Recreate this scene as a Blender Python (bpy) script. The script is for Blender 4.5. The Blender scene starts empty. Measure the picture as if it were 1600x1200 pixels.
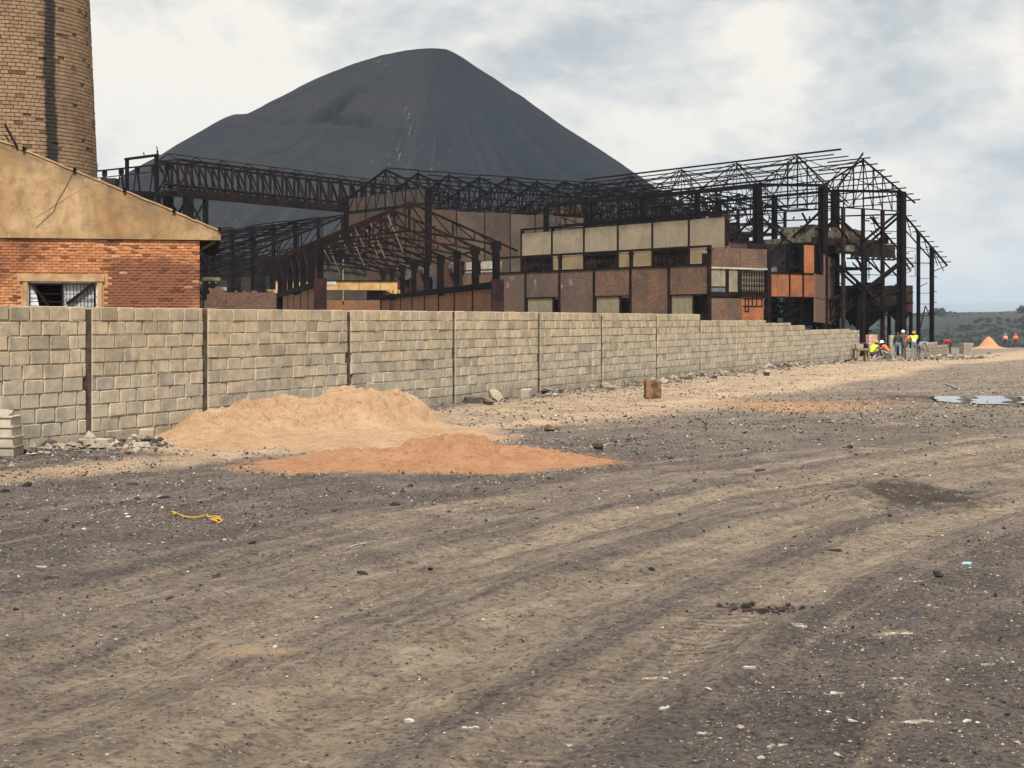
import bpy, math, random
import numpy as np
from mathutils import Vector, Matrix

random.seed(7); RNG = np.random.default_rng(7)
SC = bpy.context.scene
COL = SC.collection

# ------------------------------------------------------------------ camera, sky, sun, exposure
F = 2300.0            # focal length in photo pixels (1600 wide)
EYE = 1.9
cam = bpy.data.cameras.new('camera'); cam.sensor_width = 36.0
cam.lens = 36.0 * F / 1600.0; cam.shift_y = -100.0 / 1600.0
cam.clip_start = 0.1; cam.clip_end = 30000
cam_o = bpy.data.objects.new('camera', cam); COL.objects.link(cam_o)
cam_o.location = (0, 0, EYE); cam_o.rotation_euler = (math.radians(90), 0, 0)
SC.camera = cam_o

SUN_EL, SUN_AZ = math.radians(54), math.radians(178)     # azimuth clockwise from +Y: high behind the camera
world = bpy.data.worlds.new('World'); SC.world = world; world.use_nodes = True
wn, wl = world.node_tree.nodes, world.node_tree.links
wn.clear()
w_out = wn.new('ShaderNodeOutputWorld'); w_bg = wn.new('ShaderNodeBackground'); w_bg.inputs[1].default_value = 0.1
sky = wn.new('ShaderNodeTexSky'); sky.sky_type = 'NISHITA'; sky.sun_disc = False
sky.sun_elevation = SUN_EL; sky.sun_rotation = SUN_AZ
sky.air_density = 1.0; sky.dust_density = 2.0
tc = wn.new('ShaderNodeTexCoord'); sep = wn.new('ShaderNodeSeparateXYZ'); wl.new(tc.outputs['Generated'], sep.inputs[0])
def wmath(op, a, b=None, c=None):
    n = wn.new('ShaderNodeMath'); n.operation = op
    for i, v in enumerate((a, b, c)):
        if v is None: continue
        if isinstance(v, (int, float)): n.inputs[i].default_value = v
        else: wl.new(v, n.inputs[i])
    return n.outputs[0]
cmb = wn.new('ShaderNodeMapping'); cmb.inputs['Scale'].default_value = (1.0, 1.0, 1.9); wl.new(tc.outputs['Generated'], cmb.inputs[0])
def wnoise(scale, detail, rough, dist, off):
    mp = wn.new('ShaderNodeMapping'); mp.inputs['Location'].default_value = off
    wl.new(cmb.outputs[0], mp.inputs[0])
    n = wn.new('ShaderNodeTexNoise'); n.inputs['Scale'].default_value = scale; n.inputs['Detail'].default_value = detail
    n.inputs['Roughness'].default_value = rough; n.inputs['Distortion'].default_value = dist
    wl.new(mp.outputs[0], n.inputs['Vector']); return n.outputs[0]
def wramp(fac, stops):
    r = wn.new('ShaderNodeValToRGB'); wl.new(fac, r.inputs[0]); e = r.color_ramp.elements
    e[0].position, e[0].color = stops[0][0], (*stops[0][1], 1); e[1].position, e[1].color = stops[-1][0], (*stops[-1][1], 1)
    for p, c in stops[1:-1]:
        k = e.new(p); k.color = (*c, 1)
    return r.outputs[0]
def wmix(fac, a, b, mode='MIX'):
    m = wn.new('ShaderNodeMix'); m.data_type = 'RGBA'; m.blend_type = mode
    for s, v in ((m.inputs['Factor'], fac), (m.inputs['A'], a), (m.inputs['B'], b)):
        if isinstance(v, (int, float)): s.default_value = v
        elif isinstance(v, tuple): s.default_value = (*v, 1)
        else: wl.new(v, s)
    return m.outputs['Result']
n1 = wnoise(5.6, 9, 0.6, 0.15, (3.1, 1.7, 0.35))
n2 = wnoise(2.4, 5, 0.5, 0.2, (8.3, 4.9, 2.0))
n3 = wnoise(14.0, 8, 0.65, 0.25, (1.3, 9.9, 4.0))
dens = wmath('ADD', wmath('MULTIPLY', n1, 0.56), wmath('ADD', wmath('MULTIPLY', n2, 0.22), wmath('MULTIPLY', n3, 0.22)))
cloud = wramp(dens, [(0.41, (2.2, 2.36, 2.5)), (0.45, (2.65, 2.77, 2.84)), (0.48, (3.2, 3.24, 3.2)), (0.51, (3.75, 3.67, 3.47)), (0.55, (4.5, 4.25, 3.8))])
cover = wramp(dens, [(0.34, (0.95, 0.95, 0.95)), (0.44, (1.0, 1.0, 1.0))])
rgb2bw = wn.new('ShaderNodeRGBToBW'); wl.new(cover, rgb2bw.inputs[0])
wl.new(wmix(rgb2bw.outputs[0], sky.outputs[0], cloud), w_bg.inputs[0]); wl.new(w_bg.outputs[0], w_out.inputs[0])

sun = bpy.data.lights.new('sun', 'SUN'); sun.energy = 3.0; sun.angle = math.radians(12); sun.color = (1.0, 0.95, 0.87)
sun_o = bpy.data.objects.new('sun', sun); COL.objects.link(sun_o)
sd = Vector((math.sin(SUN_AZ) * math.cos(SUN_EL), math.cos(SUN_AZ) * math.cos(SUN_EL), math.sin(SUN_EL)))
sun_o.rotation_euler = (-sd).to_track_quat('-Z', 'Y').to_euler(); sun_o.location = (-30, -40, 60)

SC.view_settings.view_transform = 'Standard'; SC.view_settings.look = 'None'
SC.view_settings.exposure = 1.15; SC.view_settings.gamma = 1.0; SC.view_settings.use_curve_mapping = False
SC.cycles.max_bounces = 6; SC.cycles.diffuse_bounces = 3; SC.cycles.volume_bounces = 0
SC.cycles.use_denoising = True

# ------------------------------------------------------------------ helpers
def at(px, py, Y):
    return Vector(((px - 800.0) / F * Y, Y, EYE + (500.0 - py) / F * Y))
def zat(py, Y): return EYE + (500.0 - py) / F * Y
def run_at(px, o, d):
    """distance along the line o + s d (plan) that is seen in photo column px"""
    k = (px - 800.0) / F
    return (k * o[1] - o[0]) / (d[0] - k * d[1])

def fbm(x, y, scale=1.0, octaves=4, seed=0, gain=0.5):
    r = np.random.default_rng(seed); tab = r.random((256, 256))
    out = np.zeros_like(x, dtype=float); amp = 1.0; tot = 0.0; fx = x * scale; fy = y * scale
    for o in range(octaves):
        ix = np.floor(fx).astype(np.int64); iy = np.floor(fy).astype(np.int64)
        u = fx - ix; v = fy - iy; u = u * u * (3 - 2 * u); v = v * v * (3 - 2 * v)
        a = tab[ix & 255, iy & 255]; b = tab[(ix + 1) & 255, iy & 255]; c = tab[ix & 255, (iy + 1) & 255]; d = tab[(ix + 1) & 255, (iy + 1) & 255]
        out += amp * ((a * (1 - u) + b * u) * (1 - v) + (c * (1 - u) + d * u) * v); tot += amp
        amp *= gain; fx = fx * 2.03 + 17.3; fy = fy * 2.03 + 5.7
    return out / tot
def sstep(a, b, x):
    t = np.clip((x - a) / (b - a), 0, 1); return t * t * (3 - 2 * t)

BOXF = np.array([[0, 3, 2, 1], [4, 5, 6, 7], [0, 1, 5, 4], [1, 2, 6, 5], [2, 3, 7, 6], [3, 0, 4, 7]])
def mesh_np(name, V, Q, T=None, uv=True, smooth=False):
    """mesh from arrays: V (n,3), Q quads (m,4), T triangles"""
    V = np.asarray(V, float); Q = np.asarray(Q, int).reshape(-1, 4)
    T = np.zeros((0, 3), int) if T is None else np.asarray(T, int).reshape(-1, 3)
    me = bpy.data.meshes.new(name)
    me.vertices.add(len(V)); me.vertices.foreach_set('co', V.ravel())
    loops = np.concatenate([Q.ravel(), T.ravel()]); me.loops.add(len(loops)); me.loops.foreach_set('vertex_index', loops)
    cnt = np.concatenate([np.full(len(Q), 4), np.full(len(T), 3)]); st = np.concatenate([[0], np.cumsum(cnt)[:-1]]) if len(cnt) else cnt
    me.polygons.add(len(cnt)); me.polygons.foreach_set('loop_start', st)
    if uv:
        P = V[loops]; fi = np.repeat(np.arange(len(cnt)), cnt)
        a, b, c = V[loops[st]], V[loops[st + 1]], V[loops[st + 2]]
        N = np.cross(b - a, c - a); N /= np.maximum(np.linalg.norm(N, axis=1, keepdims=True), 1e-12)
        nz = np.abs(N[:, 2]) > 0.75; h = np.maximum(np.hypot(N[:, 0], N[:, 1]), 1e-9)
        tx, ty = -N[:, 1] / h, N[:, 0] / h
        U = np.where(nz[fi], P[:, 0], P[:, 0] * tx[fi] + P[:, 1] * ty[fi]); W = np.where(nz[fi], P[:, 1], P[:, 2])
        lay = me.uv_layers.new(name='UVMap'); lay.data.foreach_set('uv', np.stack([U, W], 1).ravel())
    me.update(calc_edges=True)
    me.polygons.foreach_set('use_smooth', np.full(len(cnt), bool(smooth)))
    return me

def tag(o, label=None, cat=None, group=None, kind=None):
    if label: o['label'] = label
    if cat: o['category'] = cat
    if group: o['group'] = group
    if kind: o['kind'] = kind
    return o
def link(name, me, mat, parent=None, loc=None, rotz=None):
    o = bpy.data.objects.new(name, me); COL.objects.link(o)
    if mat is not None and (len(me.materials) == 0): me.materials.append(mat)
    if parent is not None: o.parent = parent
    if loc is not None: o.location = loc
    if rotz is not None: o.rotation_euler = (0, 0, rotz)
    return o
def thing(name, label, cat, loc, rotz=0.0, group=None):
    o = bpy.data.objects.new(name, None); COL.objects.link(o); o.empty_display_size = 0.3
    o.location = loc; o.rotation_euler = (0, 0, rotz)
    return tag(o, label, cat, group)

class MB:
    def __init__(s): s.V = []; s.Q = []; s.T = []; s.n = 0
    def hexa(s, P):
        s.V.extend([tuple(p) for p in P]); s.Q.extend((BOXF + s.n).tolist()); s.n += 8; return s
    def box(s, x0, x1, y0, y1, z0, z1):
        return s.hexa([(x0, y0, z0), (x1, y0, z0), (x1, y1, z0), (x0, y1, z0), (x0, y0, z1), (x1, y0, z1), (x1, y1, z1), (x0, y1, z1)])
    def beam(s, p, q, w, h=None):
        p, q = Vector(p), Vector(q); h = w if h is None else h
        d = (q - p)
        if d.length < 1e-6: return s
        d.normalize(); up = Vector((0, 0, 1)) if abs(d.z) < 0.95 else Vector((1, 0, 0))
        a = d.cross(up).normalized() * (w / 2); b = a.cross(d).normalized() * (h / 2)
        return s.hexa([p - a - b, p + a - b, q + a - b, q - a - b, p - a + b, p + a + b, q + a + b, q - a + b])
    def quad(s, a, b, c, d):
        s.V.extend([tuple(a), tuple(b), tuple(c), tuple(d)]); s.Q.append([s.n, s.n + 1, s.n + 2, s.n + 3]); s.n += 4; return s
    def poly_prism(s, pts, off):
        """extrude a planar polygon (fan) by the vector off"""
        k = len(pts); b = s.n; off = Vector(off)
        s.V.extend([tuple(Vector(p)) for p in pts]); s.V.extend([tuple(Vector(p) + off) for p in pts]); s.n += 2 * k
        for i in range(1, k - 1): s.T.append([b, b + i, b + i + 1]); s.T.append([b + k, b + k + i + 1, b + k + i])
        for i in range(k): j = (i + 1) % k; s.Q.append([b + i, b + k + i, b + k + j, b + j])
        return s
    def tube(s, c0, c1, r0, r1, n=10, cap=True):
        c0, c1 = Vector(c0), Vector(c1); d = (c1 - c0).normalized(); up = Vector((0, 0, 1)) if abs(d.z) < 0.95 else Vector((1, 0, 0))
        a = d.cross(up).normalized(); b = a.cross(d); st = s.n
        for c, r in ((c0, r0), (c1, r1)):
            for i in range(n):
                t = 2 * math.pi * i / n; s.V.append(tuple(c + a * (r * math.cos(t)) + b * (r * math.sin(t))))
        s.n += 2 * n
        for i in range(n): j = (i + 1) % n; s.Q.append([st + i, st + j, st + n + j, st + n + i])
        if cap:
            for i in range(1, n - 1): s.T.append([st, st + i + 1, st + i]); s.T.append([st + n, st + n + i, st + n + i + 1])
        return s
    def build(s, name, mat, parent=None, kind=None, smooth=False):
        o = link(name, mesh_np(name, s.V, s.Q, s.T, smooth=smooth), mat, parent)
        if kind: o['kind'] = kind
        return o

# ------------------------------------------------------------------ materials
class NT:
    def __init__(s, name):
        s.m = bpy.data.materials.new(name); s.m.use_nodes = True; s.t = s.m.node_tree; s.n = s.t.nodes; s.l = s.t.links
        s.b = s.n['Principled BSDF']; s.b.inputs['Specular IOR Level'].default_value = 0.25
        s.geo = s.n.new('ShaderNodeNewGeometry')
    def set(s, sock, v):
        if isinstance(v, (int, float)): sock.default_value = v
        elif isinstance(v, tuple): sock.default_value = (*v, 1) if len(v) == 3 and sock.type == 'RGBA' else v
        else: s.l.new(v, sock)
    def math(s, op, a, b=None, c=None, clamp=False):
        n = s.n.new('ShaderNodeMath'); n.operation = op; n.use_clamp = clamp
        for i, v in enumerate((a, b, c)):
            if v is not None: s.set(n.inputs[i], v)
        return n.outputs[0]
    def pos(s): return s.geo.outputs['Position']
    def uv(s):
        n = s.n.new('ShaderNodeUVMap'); n.uv_map = 'UVMap'; return n.outputs[0]
    def mapping(s, vec, scale=(1, 1, 1), loc=(0, 0, 0), rot=(0, 0, 0)):
        n = s.n.new('ShaderNodeMapping'); s.l.new(vec, n.inputs[0]); n.inputs['Scale'].default_value = scale; n.inputs['Location'].default_value = loc; n.inputs['Rotation'].default_value = rot
        return n.outputs[0]
    def noise(s, scale, detail=4, rough=0.55, vec=None, dist=0.0):
        n = s.n.new('ShaderNodeTexNoise'); s.l.new(vec or s.pos(), n.inputs['Vector'])
        n.inputs['Scale'].default_value = scale; n.inputs['Detail'].default_value = detail; n.inputs['Roughness'].default_value = rough; n.inputs['Distortion'].default_value = dist
        return n.outputs[0]
    def voro(s, scale, vec=None, feature='F1', out='Distance'):
        n = s.n.new('ShaderNodeTexVoronoi'); n.feature = feature; s.l.new(vec or s.pos(), n.inputs['Vector']); n.inputs['Scale'].default_value = scale
        return n.outputs[out]
    def ramp(s, fac, stops, interp='LINEAR'):
        r = s.n.new('ShaderNodeValToRGB'); s.l.new(fac, r.inputs[0]); r.color_ramp.interpolation = interp; e = r.color_ramp.elements
        f = lambda c: (c, c, c, 1) if isinstance(c, (int, float)) else (*c, 1)
        e[0].position, e[0].color = stops[0][0], f(stops[0][1]); e[1].position, e[1].color = stops[-1][0], f(stops[-1][1])
        for p, c in stops[1:-1]: k = e.new(p); k.color = f(c)
        return r.outputs[0]
    def mix(s, fac, a, b, mode='MIX'):
        m = s.n.new('ShaderNodeMix'); m.data_type = 'RGBA'; m.blend_type = mode
        s.set(m.inputs['Factor'], fac); s.set(m.inputs['A'], a); s.set(m.inputs['B'], b); return m.outputs['Result']
    def attr(s, name, out='Fac'):
        n = s.n.new('ShaderNodeAttribute'); n.attribute_name = name; return n.outputs[out]
    def rand(s):
        """one random value for each piece: object random plus island random"""
        oi = s.n.new('ShaderNodeObjectInfo')
        return s.math('FRACT', s.math('ADD', oi.outputs['Random'], s.geo.outputs['Random Per Island']))
    def bump(s, h, strength=0.4, dist=0.02, normal=None):
        n = s.n.new('ShaderNodeBump'); n.inputs['Strength'].default_value = strength; n.inputs['Distance'].default_value = dist; s.l.new(h, n.inputs['Height'])
        if normal is not None: s.l.new(normal, n.inputs['Normal'])
        return n.outputs[0]
    def out(s, color, rough=0.9, normal=None, metal=None):
        s.set(s.b.inputs['Base Color'], color); s.set(s.b.inputs['Roughness'], rough)
        if normal is not None: s.l.new(normal, s.b.inputs['Normal'])
        if metal is not None: s.b.inputs['Metallic'].default_value = metal
        return s.m
MAT = {}
def simple(name, c1, c2, scale=6.0, rough=0.85, bump=0.3, bdist=0.01, lo=0.38, hi=0.62, spec=None, piece=0.0):
    n = NT(name); f = n.noise(scale, 6, 0.6); c = n.ramp(f, [(lo, c1), (hi, c2)])
    if piece: c = n.mix(n.math('MULTIPLY', n.rand(), piece), c, (0.012, 0.01, 0.009))
    nrm = n.bump(n.noise(scale * 6, 4), bump, bdist) if bump else None
    if spec is not None: n.b.inputs['Specular IOR Level'].default_value = spec
    MAT[name] = n.out(c, rough, nrm); return MAT[name]

simple('steel', (0.004, 0.0035, 0.004), (0.012, 0.008, 0.008), 2.2, 0.8, spec=0.06)
simple('rust_steel', (0.007, 0.005, 0.005), (0.024, 0.012, 0.010), 1.6, 0.85, spec=0.06)
simple('red_steel', (0.018, 0.011, 0.012), (0.045, 0.022, 0.020), 1.6, 0.8, spec=0.06)
simple('pale_strut', (0.12, 0.10, 0.085), (0.22, 0.185, 0.155), 3.0, 0.8)
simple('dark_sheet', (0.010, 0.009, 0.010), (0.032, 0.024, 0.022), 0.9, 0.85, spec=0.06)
simple('rust_sheet', (0.016, 0.011, 0.010), (0.055, 0.030, 0.024), 0.8, 0.85, spec=0.06)
simple('blue_sheet', (0.10, 0.12, 0.15), (0.20, 0.23, 0.27), 2.0, 0.6)
simple('old_concrete', (0.035, 0.03, 0.024), (0.17, 0.145, 0.105), 3.5, 0.92, lo=.36, hi=.68)
simple('crane_yellow', (0.40, 0.24, 0.09), (0.52, 0.33, 0.14), 1.5, 0.65, 0.1)
simple('white_paint', (0.55, 0.55, 0.53), (0.78, 0.78, 0.76), 5.0, 0.6, 0.1)
simple('sign_ink', (0.05, 0.05, 0.05), (0.09, 0.09, 0.09), 8.0, 0.7, 0)
simple('window_board', (0.42, 0.44, 0.44), (0.66, 0.68, 0.68), 3.0, 0.7, 0.2)
simple('glass_dull', (0.05, 0.07, 0.085), (0.12, 0.15, 0.17), 1.5, 0.15, 0)
simple('lintel', (0.27, 0.165, 0.08), (0.42, 0.28, 0.15), 3.0, 0.9)
simple('shade_dark_concrete', (0.035, 0.026, 0.019), (0.11, 0.083, 0.06), 5.0, 0.95)  # recess shade of the wall slots is put into this dark colour
simple('mortar', (0.09, 0.075, 0.058), (0.17, 0.145, 0.11), 9.0, 0.95)
simple('bed_mortar', (0.30, 0.26, 0.20), (0.48, 0.43, 0.34), 9.0, 0.95)
simple('brick_mortar', (0.30, 0.15, 0.075), (0.46, 0.25, 0.13), 1.5, 0.95)
simple('skin', (0.06, 0.03, 0.02), (0.10, 0.055, 0.038), 8.0, 0.6, 0)
simple('hat_white', (0.72, 0.72, 0.70), (0.82, 0.82, 0.80), 8.0, 0.4, 0)
simple('hat_orange', (0.60, 0.13, 0.06), (0.72, 0.2, 0.09), 8.0, 0.45, 0)
simple('hat_blue', (0.18, 0.22, 0.32), (0.3, 0.34, 0.42), 8.0, 0.45, 0)
simple('vest_lime', (0.45, 0.72, 0.03), (0.58, 0.86, 0.06), 12.0, 0.7, 0)
simple('vest_orange', (0.78, 0.13, 0.03), (0.92, 0.22, 0.07), 12.0, 0.7, 0)
simple('vest_pink', (0.70, 0.22, 0.20), (0.82, 0.32, 0.28), 12.0, 0.7, 0)
simple('reflective', (0.66, 0.68, 0.62), (0.8, 0.8, 0.76), 12.0, 0.4, 0)
simple('cloth_black', (0.02, 0.02, 0.022), (0.05, 0.048, 0.05), 12.0, 0.9, 0)
simple('cloth_olive', (0.06, 0.065, 0.05), (0.11, 0.115, 0.09), 12.0, 0.9, 0)
simple('cloth_jeans', (0.10, 0.14, 0.18), (0.24, 0.29, 0.33), 7.0, 0.9, 0)
simple('cloth_grey', (0.13, 0.14, 0.15), (0.24, 0.25, 0.26), 9.0, 0.9, 0)
simple('cloth_navy', (0.02, 0.02, 0.05), (0.045, 0.045, 0.10), 9.0, 0.9, 0)
simple('cloth_maroon', (0.06, 0.012, 0.014), (0.12, 0.02, 0.025), 9.0, 0.9, 0)
simple('cloth_red', (0.38, 0.02, 0.035), (0.5, 0.04, 0.05), 9.0, 0.9, 0)
simple('boots', (0.03, 0.024, 0.02), (0.07, 0.055, 0.045), 9.0, 0.8, 0)
simple('rope_yellow', (0.38, 0.22, 0.02), (0.60, 0.36, 0.05), 9.0, 0.7, 0)
simple('litter_white', (0.16, 0.14, 0.11), (0.42, 0.385, 0.325), 24.0, 0.9, 0.3)
simple('litter_blue', (0.25, 0.5, 0.75), (0.5, 0.72, 0.85), 20.0, 0.5, 0)
simple('litter_purple', (0.08, 0.05, 0.35), (0.14, 0.1, 0.45), 20.0, 0.5, 0)
simple('rusty_block', (0.075, 0.042, 0.024), (0.22, 0.125, 0.07), 7.0, 0.95)
simple('wood', (0.16, 0.11, 0.06), (0.3, 0.22, 0.13), 9.0, 0.9)
simple('pink_brick', (0.42, 0.27, 0.2), (0.55, 0.38, 0.29), 4.0, 0.9)

def brick_mat(name, ca, cb, cm, dirt, dirt_amt=0.55, stain_scale=0.35, bw=0.24, bh=0.085, msize=0.016, plaster=None, pl_thr=0.58):
    n = NT(name); uv = n.uv()
    bt = n.n.new('ShaderNodeTexBrick'); n.l.new(uv, bt.inputs['Vector'])
    bt.inputs['Scale'].default_value = 1.0; bt.inputs['Brick Width'].default_value = bw; bt.inputs['Row Height'].default_value = bh
    bt.inputs['Mortar Size'].default_value = msize; bt.inputs['Bias'].default_value = 0.0
    bt.inputs['Color1'].default_value = (*ca, 1); bt.inputs['Color2'].default_value = (*cb, 1); bt.inputs['Mortar'].default_value = (*cm, 1)
    st = n.ramp(n.noise(stain_scale, 7, 0.62, dist=0.3), [(0.40, 0.0), (0.63, 1.0)])
    c = n.mix(n.math('MULTIPLY', st, dirt_amt), bt.outputs['Color'], dirt)
    c = n.mix(n.ramp(n.noise(11.0, 5, 0.7), [(0.34, 0.6), (0.54, 0.0)]), c, tuple(0.3 * v for v in dirt))
    c = n.mix(n.ramp(n.noise(9.0, 5, 0.7, n.mapping(n.pos(), loc=(4, 4, 9))), [(0.54, 0.0), (0.72, 0.45)]), c, tuple(min(1, 1.7 * v) for v in cm))
    if plaster:
        pm = n.ramp(n.noise(stain_scale * 1.6, 8, 0.66, n.mapping(n.pos(), loc=(7, 3, 1))), [(pl_thr, 0.0), (pl_thr + 0.05, 1.0)])
        c = n.mix(pm, c, plaster)
    h = n.math('ADD', n.math('MULTIPLY', bt.outputs['Fac'], -1.0), n.math('MULTIPLY', n.noise(22, 4), 0.6))
    MAT[name] = n.out(c, 0.95, n.bump(h, 0.6, 0.012)); return MAT[name]
brick_mat('brick_wall', (0.20, 0.085, 0.05), (0.13, 0.055, 0.035), (0.14, 0.10, 0.075), (0.085, 0.06, 0.048), 0.8)
brick_mat('brick_facade', (0.26, 0.105, 0.050), (0.10, 0.052, 0.036), (0.17, 0.125, 0.09), (0.078, 0.060, 0.048), 0.85, 0.6)
brick_mat('brick_pale', (0.18, 0.085, 0.052), (0.08, 0.048, 0.038), (0.16, 0.125, 0.10), (0.085, 0.068, 0.056), 0.65, 0.5, plaster=(0.26, 0.24, 0.215), pl_thr=0.60)
brick_mat('brick_orange', (0.46, 0.155, 0.058), (0.36, 0.12, 0.047), (0.34, 0.14, 0.065), (0.20, 0.085, 0.05), 0.75, 1.2)
brick_mat('brick_brown', (0.19, 0.10, 0.06), (0.15, 0.08, 0.05), (0.17, 0.11, 0.075), (0.12, 0.08, 0.058), 0.6, 0.7)
brick_mat('brick_warm', (0.36, 0.135, 0.056), (0.17, 0.070, 0.036), (0.24, 0.14, 0.08), (0.13, 0.072, 0.046), 0.55, 0.5)
brick_mat('brick_patchy', (0.135, 0.060, 0.034), (0.075, 0.040, 0.028), (0.10, 0.068, 0.048), (0.065, 0.046, 0.036), 0.7, 0.5, plaster=(0.052, 0.044, 0.036), pl_thr=0.51)

def plaster_mat(name, c1, c2, stain, scale=0.8, holes=True, streak=0.45):
    n = NT(name); f = n.noise(scale, 8, 0.62, dist=0.4); c = n.ramp(f, [(0.36, c1), (0.64, c2)])
    sv = n.mapping(n.uv(), scale=(2.2, 0.28, 1)); s = n.ramp(n.noise(1.0, 7, 0.68, sv), [(0.54, 0.0), (0.76, 1.0)])
    c = n.mix(n.math('MULTIPLY', s, streak), c, stain)
    if holes:
        h = n.ramp(n.noise(5.0, 4, 0.75, n.mapping(n.pos(), loc=(3, 9, 4))), [(0.655, 0.0), (0.69, 1.0)]); c = n.mix(h, c, tuple(0.35 * v for v in stain))
    if name == 'plaster':
        sp = n.n.new('ShaderNodeSeparateXYZ'); n.l.new(n.pos(), sp.inputs[0])
        t = n.ramp(n.math('ADD', n.math('MULTIPLY', sp.outputs[2], 0.1), n.math('MULTIPLY', n.math('SUBTRACT', n.noise(1.1, 7, 0.72), 0.5), 0.14)), [(0.80, 0.0), (0.865, 0.85)])
        c = n.mix(t, c, (0.085, 0.07, 0.055))
    MAT[name] = n.out(c, 0.95, n.bump(n.noise(9, 6, 0.6), 0.35, 0.03)); return MAT[name]
plaster_mat('plaster', (0.23, 0.185, 0.125), (0.31, 0.255, 0.18), (0.07, 0.056, 0.042))
plaster_mat('plaster_yellow', (0.22, 0.165, 0.09), (0.30, 0.23, 0.13), (0.09, 0.065, 0.04))
plaster_mat('plaster_light', (0.36, 0.33, 0.26), (0.50, 0.46, 0.37), (0.10, 0.085, 0.065), 1.2, streak=0.85)
plaster_mat('plaster_grey', (0.040, 0.034, 0.027), (0.072, 0.059, 0.047), (0.02, 0.017, 0.015), 0.6)
plaster_mat('plaster_brown', (0.058, 0.045, 0.036), (0.10, 0.075, 0.058), (0.05, 0.04, 0.032), 0.5)
plaster_mat('board_beige', (0.17, 0.15, 0.10), (0.26, 0.23, 0.155), (0.06, 0.05, 0.036), 1.4, True, 0.8)

def gable_plaster():
    n = NT('gable_plaster'); f = n.noise(0.55, 9, 0.62, dist=0.5)
    c = n.ramp(f, [(0.34, (0.21, 0.118, 0.052)), (0.48, (0.30, 0.180, 0.084)), (0.64, (0.42, 0.28, 0.15))])
    uvs = n.mapping(n.uv(), scale=(1.6, 0.35, 1)); st = n.ramp(n.noise(1.0, 8, 0.7, uvs), [(0.50, 0.0), (0.72, 1.0)])
    c = n.mix(n.math('MULTIPLY', st, 0.6), c, (0.12, 0.085, 0.05))
    c = n.mix(n.ramp(n.noise(3.2, 8, 0.72), [(0.34, 0.55), (0.52, 0.0)]), c, (0.15, 0.095, 0.05))
    edge = n.attr('edge'); em = n.math('MULTIPLY', edge, n.ramp(n.noise(1.8, 7, 0.7), [(0.36, 0.0), (0.6, 1.0)]))
    c = n.mix(n.math('MULTIPLY', em, 0.8), c, (0.12, 0.10, 0.07))
    cr = n.voro(0.42, n.mix(0.12, n.pos(), n.n.new('ShaderNodeTexNoise').outputs['Color']), 'DISTANCE_TO_EDGE')
    crm = n.math('MULTIPLY', n.ramp(cr, [(0.0, 1.0), (0.008, 0.0)]), n.ramp(n.noise(0.5, 2), [(0.5, 0.0), (0.6, 0.7)]))
    c = n.mix(crm, c, (0.06, 0.04, 0.025))
    MAT['gable_plaster'] = n.out(c, 0.95, n.bump(n.noise(6, 7, 0.65), 0.4, 0.03))
gable_plaster()

def piece_mat(name, cols, dark_p, patches=None, nscale=9.0, rough=0.95, bstr=0.5, extra=None):
    """bricks and blocks: a colour for each piece, grain inside it, broad stains over all"""
    n = NT(name); r = n.rand()
    c = n.ramp(r, [(i / (len(cols) - 1), k) for i, k in enumerate(cols)])
    g = n.noise(nscale, 7, 0.68); c = n.mix(n.ramp(g, [(0.34, 0.42), (0.60, 0.0)]), c, tuple(0.35 * v for v in cols[0]))
    if patches:
        p = n.ramp(n.noise(patches[1], 7, 0.6, dist=0.3), [(patches[2], 0.0), (patches[3], 1.0)]); c = n.mix(n.math('MULTIPLY', p, patches[4]), c, patches[0])
    if extra: c = extra(n, c)
    if dark_p:
        d = n.ramp(n.math('FRACT', n.math('MULTIPLY', r, 37.7)), [(1 - dark_p, 0.0), (1 - dark_p + 0.01, 0.75)]); c = n.mix(d, c, tuple(0.22 * v for v in cols[0]))
    MAT[name] = n.out(c, rough, n.bump(n.noise(nscale * 3, 6, 0.65), bstr, 0.01)); return MAT[name]
def block_extra(n, c):
    sp = n.n.new('ShaderNodeSeparateXYZ'); n.l.new(n.pos(), sp.inputs[0])
    up = n.math('MULTIPLY', n.ramp(n.math('ADD', n.math('MULTIPLY', sp.outputs[2], 0.45), n.math('MULTIPLY', n.math('SUBTRACT', n.noise(0.7, 4), 0.5), 0.6)), [(0.35, 0.0), (0.8, 1.0)]), 0.5)
    c = n.mix(up, c, n.mix(1.0, c, (1.08, 0.94, 0.76), 'MULTIPLY'))
    dr = n.ramp(n.noise(1.0, 7, 0.7, n.mapping(n.pos(), scale=(3.0, 3.0, 0.35))), [(0.56, 0.0), (0.72, 0.5)]); c = n.mix(dr, c, (0.52, 0.48, 0.40))
    ft = n.math('MULTIPLY', n.ramp(n.math('ADD', sp.outputs[2], n.math('MULTIPLY', n.noise(1.5, 5), 0.5)), [(0.30, 1.0), (0.62, 0.0)]), 0.55); c = n.mix(ft, c, (0.20, 0.165, 0.12))
    bl = n.ramp(n.noise(2.3, 6, 0.7), [(0.52, 0.0), (0.68, 0.45)])
    return n.mix(bl, c, (0.14, 0.125, 0.105))
piece_mat('block', [(0.29, 0.26, 0.205), (0.46, 0.40, 0.305), (0.36, 0.33, 0.27), (0.50, 0.425, 0.31), (0.40, 0.355, 0.28)], 0.0, None, 5.0, 0.95, 0.6, block_extra)
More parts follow.
